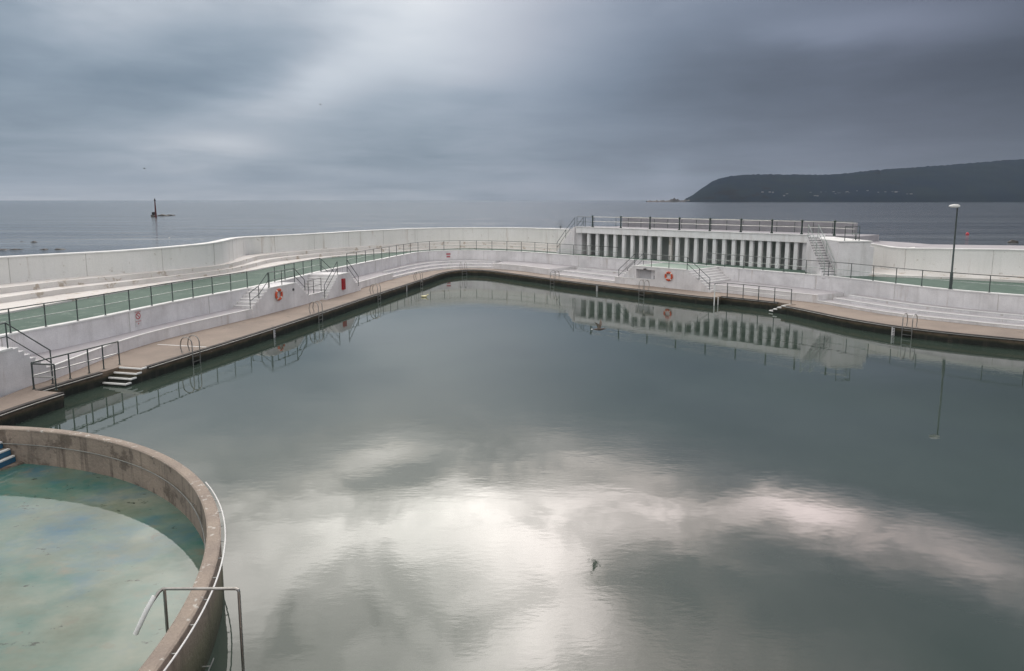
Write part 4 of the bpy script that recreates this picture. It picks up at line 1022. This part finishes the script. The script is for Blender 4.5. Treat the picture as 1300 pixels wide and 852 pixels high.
# near deck and the frame-edge railing
tag(MB().prism([(-16, 4, 0), (14, 4, 0), (14, 9.55, 0), (-4.6, 9.55, 0), (-5.6, 6.9, 0), (-8.2, 2, 0)], -.6, ZD).build('near_deck', M['deck']), kind='structure')
zr_ = 1.5
q0 = P(207, 747.5, zr_); q1 = P(303, 747.5, zr_)
t = thing('handrail', 'bare grey pipe handrail at the bottom edge crossing over the round wall', 'handrail', zup(V2(q0 + q1) / 2, ZD))
e0 = P(196, 757, 1.42); e1_ = P(186, 775, 1.25); e2_ = P(172, 805, .9)
MB().tube([e1_, e0 * .5 + q0 * .5, q0, q0 + Vector((.06, 0, 0)), q1 - Vector((.05, 0, 0)), q1 - Vector((.012, 0, .012)), q1 - Vector((0, 0, .05)), zup(q1, -.6)], .024, 10).build('top_rail', M['steel'], t, smooth=True)
MB().tube([q0 + Vector((.03, -.02, 0)), zup(q0 + Vector((.03, -.02, 0)), -.2)], .024, 10).build('post', M['steel'], t, smooth=True)
MB().tube([e0, e1_, e2_], .038, 10).build('white_sleeve', M['coping'], t, smooth=True)

# ------------------------------------------------------------------ birds
def bird(loc, heading, scale, label, pal=('brownf', 'palef', 'whitef'), wing_up=60, pitch=0):
    """one continuous body with raised wings; local x forward"""
    mb = MB(); secs = []
    prof = [(-.50, .012, .004, .0), (-.42, .05, .012, .0), (-.30, .045, .025, .0), (-.20, .055, .05, -.005), (-.05, .075, .075, -.01), (.10, .078, .08, -.01), (.22, .06, .065, .0), (.30, .042, .05, .02), (.36, .042, .046, .035), (.42, .034, .036, .035), (.455, .012, .014, .03)]
    for x, w, h_, z in prof: secs.append([Vector((x, w * math.cos(a), z + h_ * math.sin(a))) for a in [2 * math.pi * k / 10 for k in range(10)]])
    mb.sweep(secs)
    up = R(wing_up)
    for sg in (-1, 1):
        st = [(0.05, .0, .17, .0), (.22, .35, .19, .03), (.42, .8, .17, .02), (.62, 1.0, .11, -.06), (.80, 1.02, .04, -.16)]
        rows_ = []
        for d_, k_, ch, sw in st:
            ang = up * (1 - .35 * min(1, d_ / .8)); y = sg * (.04 + d_ * math.cos(ang)); z = .03 + d_ * math.sin(ang)
            fx = .12 + sw; th_ = .012 * (1 - d_)
            rows_.append([Vector((fx, y, z)), Vector((fx - ch * .45, y, z + th_ + .006)), Vector((fx - ch, y, z)), Vector((fx - ch * .45, y, z - .004))])
        mb.sweep(rows_)
    Mx = Matrix.Translation(loc) @ Matrix.Rotation(heading, 4, 'Z') @ Matrix.Rotation(R(pitch), 4, 'Y') @ Matrix.Scale(scale, 4)
    t = thing('flying_bird', label, 'bird', loc)
    def fin(m_, nm, mt):
        m_.v = [Mx @ v for v in m_.v]; return m_.build(nm, M[mt], t, smooth=True)
    fin(mb, 'body', pal[0])
    b2 = MB().tube([Vector((.45, 0, .03)), Vector((.49, 0, .027)), Vector((.53, 0, .015))], [.014, .010, .003], 6); fin(b2, 'beak', 'beak')
    b3 = MB()
    for sg in (-1, 1):
        rows_ = []
        for d_, k_, ch, sw in ((0.07, .0, .15, .0), (.24, .35, .17, .03), (.42, .8, .15, .02), (.58, 1.0, .10, -.05)):
            ang = up * (1 - .35 * min(1, d_ / .8)); y = sg * (.04 + d_ * math.cos(ang)); z = .03 + d_ * math.sin(ang); nrm_ = Vector((0, sg * math.sin(ang), -math.cos(ang)))
            o_ = nrm_ * -.016 * -1
            rows_.append([Vector((.11 + sw, y, z)) + o_, Vector((.11 + sw - ch * .85, y, z)) + o_])
        b3.grid(rows_)
    fin(b3, 'wing_lining', pal[1])
    b4 = MB()
    b4.sweep([[Vector((x, w * math.cos(a), h_ * math.sin(a))) for a in [2 * math.pi * k / 8 for k in range(8)]] for x, w, h_ in ((-.40, .062, .016), (-.50, .085, .008), (-.52, .07, .004))]); fin(b4, 'tail', pal[2])
    return t
bp = PY(760, 418, 20.8)
bird(bp, R(-25), .46, 'brown and white bird with raised wings flying low over the middle of the pool', wing_up=62, pitch=-4)
bird(PY(183, 214, 240), R(20), 1.0, 'tiny dark bird far out in the sky above the sea beacon', ('rock', 'rock', 'rock'), wing_up=25)
bird(PY(407, 133, 200), R(160), .75, 'tiny dark speck of a bird high in the sky left of centre', ('rock', 'rock', 'rock'), wing_up=35)
# floating bird on the pool
fp = P(539, 377.2, .0)
t = thing('floating_bird', 'tiny cream bird sitting on the water near the far left ladders', 'bird', fp)
secs = [[fp + Vector((x, w * math.cos(a), .05 + z + h_ * math.sin(a))) for a in [2 * math.pi * k / 8 for k in range(8)]] for x, w, h_, z in ((-.30, .01, .01, .05), (-.2, .07, .05, .02), (0, .12, .09, .0), (.14, .09, .08, .02), (.19, .045, .05, .09), (.24, .045, .045, .15), (.29, .03, .03, .15), (.34, .008, .01, .14))]
MB().sweep(secs).build('body', M['yellow'], t, smooth=True)

# ------------------------------------------------------------------ out at sea
bc = P(198, 276, -1.0); hgt = PY(198, 255, bc.y).z + 1
t = thing('sea_beacon', 'slim dark beacon pole standing on rocks out at sea on the left', 'beacon', bc)
MB().tube([bc - hz, bc + hz * hgt * .35, bc + hz * hgt], [.6, .4, .25], 10).build('pole', M['beacon'], t, smooth=True)
MB().tube([bc + hz * hgt, bc + hz * (hgt + 1.3)], [.55, .05], 8).build('topmark', M['black'], t)
MB().box(V2(bc) - Vector((1.2, 0, 0)), (1, 0), (1.0, 1.0), .2, 1.6).build('side_box', M['black'], t)
def rock(c, sx_, sy_, sz_, seed, label):
    bm = bmesh.new(); bmesh.ops.create_icosphere(bm, subdivisions=3, radius=1)
    for v in bm.verts:
        k = 1 + .45 * mn.noise(v.co * 1.6 + Vector((seed, 0, 0))) + .2 * mn.noise(v.co * 4 + Vector((seed, 3, 0)))
        v.co = Vector((v.co.x * sx_ * k, v.co.y * sy_ * k, v.co.z * sz_ * k))
    me = bpy.data.meshes.new('sea_rock'); bm.to_mesh(me); bm.free(); me.materials.append(M['rock']); me.shade_smooth()
    o = bpy.data.objects.new('sea_rock', me); COL.objects.link(o); o.location = c; tag(o, label, 'rock', 'dark rocks breaking the sea surface')
rock(P(207, 274.8, -1.2), 3.2, 2, 1.0, 1, 'dark low rock just right of the sea beacon')
rock(P(217, 274.2, -1.2), 2.4, 2, .9, 2, 'low rock further right of the sea beacon')
rock(P(194.5, 276, -1.2), 1.2, 1.5, 1.3, 3, 'rock at the foot of the sea beacon')
rock(P(43, 308.6, -1.15), .62, .6, .35, 4, 'small black rock in the sea above the left wall')
rock(P(28, 307.6, -1.15), .35, .6, .22, 12, 'smallest dark rock left of the black rock in the sea')
for i, (x, y, w_) in enumerate(((4, 318.5, 1.0), (20, 318.2, 1.2), (56, 318.3, .6), (76, 318, 1.0))):
    rock(P(x, y, -1.15), w_, .9, .3, 20 + i, ['flat dark rock at the left frame edge behind the wall', 'flat dark rock just above the left wall top near the frame edge', 'narrow flat dark rock above the left wall top', 'long flat dark rock above the left wall, furthest right of the row'][i])
rock(P(1286, 309.5, -1.2), 1.1, .8, .75, 6, 'rounded black rock above the right wall at the frame edge')
bu = P(1228, 298, -1.0)
t = thing('buoy', 'small red buoy floating on the sea right of the lamp post', 'buoy', bu)
secs = [[bu + Vector((r_ * math.cos(a), r_ * math.sin(a), z_)) for a in [2 * math.pi * k / 12 for k in range(12)]] for z_, r_ in ((-.2, .1), (-.1, .3), (.1, .40), (.3, .38), (.5, .22), (.6, .06))]
MB().sweep(secs).build('float_body', M['buoy'], t, smooth=True); MB().tube([bu + hz * .55, bu + hz * .85], .03, 6).build('eye', M['grey'], t)
for x, y, lb_ in ((215, 302.3, 'white bird resting on the sea above the left wall'), (497.5, 259.5, 'tiny white float far out on the sea, left of centre')):
    c = P(x, y, -.95); k_ = .9 if y > 300 else 1.6
    o = thing('floating_bird' if y > 300 else 'float_marker', lb_, 'bird' if y > 300 else 'float', c)
    secs = [[c + Vector((x_ * k_, w_ * math.cos(a) * k_, (.05 + z_ + h_ * math.sin(a)) * k_)) for a in [2 * math.pi * k / 8 for k in range(8)]] for x_, w_, h_, z_ in ((-.36, .01, .01, .05), (-.2, .07, .05, .02), (0, .12, .09, .0), (.14, .09, .08, .02), (.19, .045, .05, .09), (.24, .045, .045, .15), (.34, .008, .01, .14))]
    MB().sweep(secs).build('body', M['whitef'], o, smooth=True)
# village below the headland
hm = None
for i in range(44):
    x = 960 + i * 4.4 + random.uniform(-1.5, 1.5); Y = 3040 + random.uniform(0, 60)
    if random.random() < .2: x += random.uniform(20, 60)
    X = (x - CX) / F * Y
    if hm is None:
        hm = thing('far_house', 'tiny pale house in the village at the foot of the headland', 'house', (0, 0, 0), 'far village houses')
        o = MB().box((0, 0), (1, 0), (9, 7), -3, 5).build('wall', M['house'], None); o.parent = hm
        r_ = MB().add([(-4.8, -3.8, 5.002), (4.8, -3.8, 5.002), (4.8, 3.8, 5.002), (-4.8, 3.8, 5.002), (-4.8, 0, 7.6), (4.8, 0, 7.6)], [(0, 1, 5, 4), (2, 3, 4, 5), (0, 4, 3), (1, 2, 5), (3, 2, 1, 0)]).build('roof', M['roof'], None); r_.parent = hm
        o = hm
    else: o = copy_tree(hm)
    o.location = (X, Y, hill_z(X, Y) - 1); o.rotation_euler = (0, 0, random.uniform(-.4, .4)); k_ = random.uniform(.6, 1.0); o.scale = (k_ * random.uniform(.8, 1.5), k_, k_ * .8)

# ------------------------------------------------------------------ haze over the bay
hb = MB().add([(x, y, z) for z in (-7, 420) for x, y in ((-15500, -450), (15500, -450), (15500, 13200), (-15500, 13200))], [(0, 1, 2, 3), (4, 5, 6, 7), (0, 1, 5, 4), (1, 2, 6, 5), (2, 3, 7, 6), (3, 0, 4, 7)]).build('haze', M['grey'])
hm_ = bpy.data.materials.new('haze_air'); hm_.use_nodes = True; t_ = hm_.node_tree; t_.nodes.clear()
pv = t_.nodes.new('ShaderNodeVolumePrincipled'); pv.inputs['Color'].default_value = (.66, .80, .98, 1); pv.inputs['Density'].default_value = .00003
mo = t_.nodes.new('ShaderNodeOutputMaterial'); t_.links.new(pv.outputs[0], mo.inputs['Volume'])
hb.data.materials.clear(); hb.data.materials.append(hm_); tag(hb, kind='stuff')
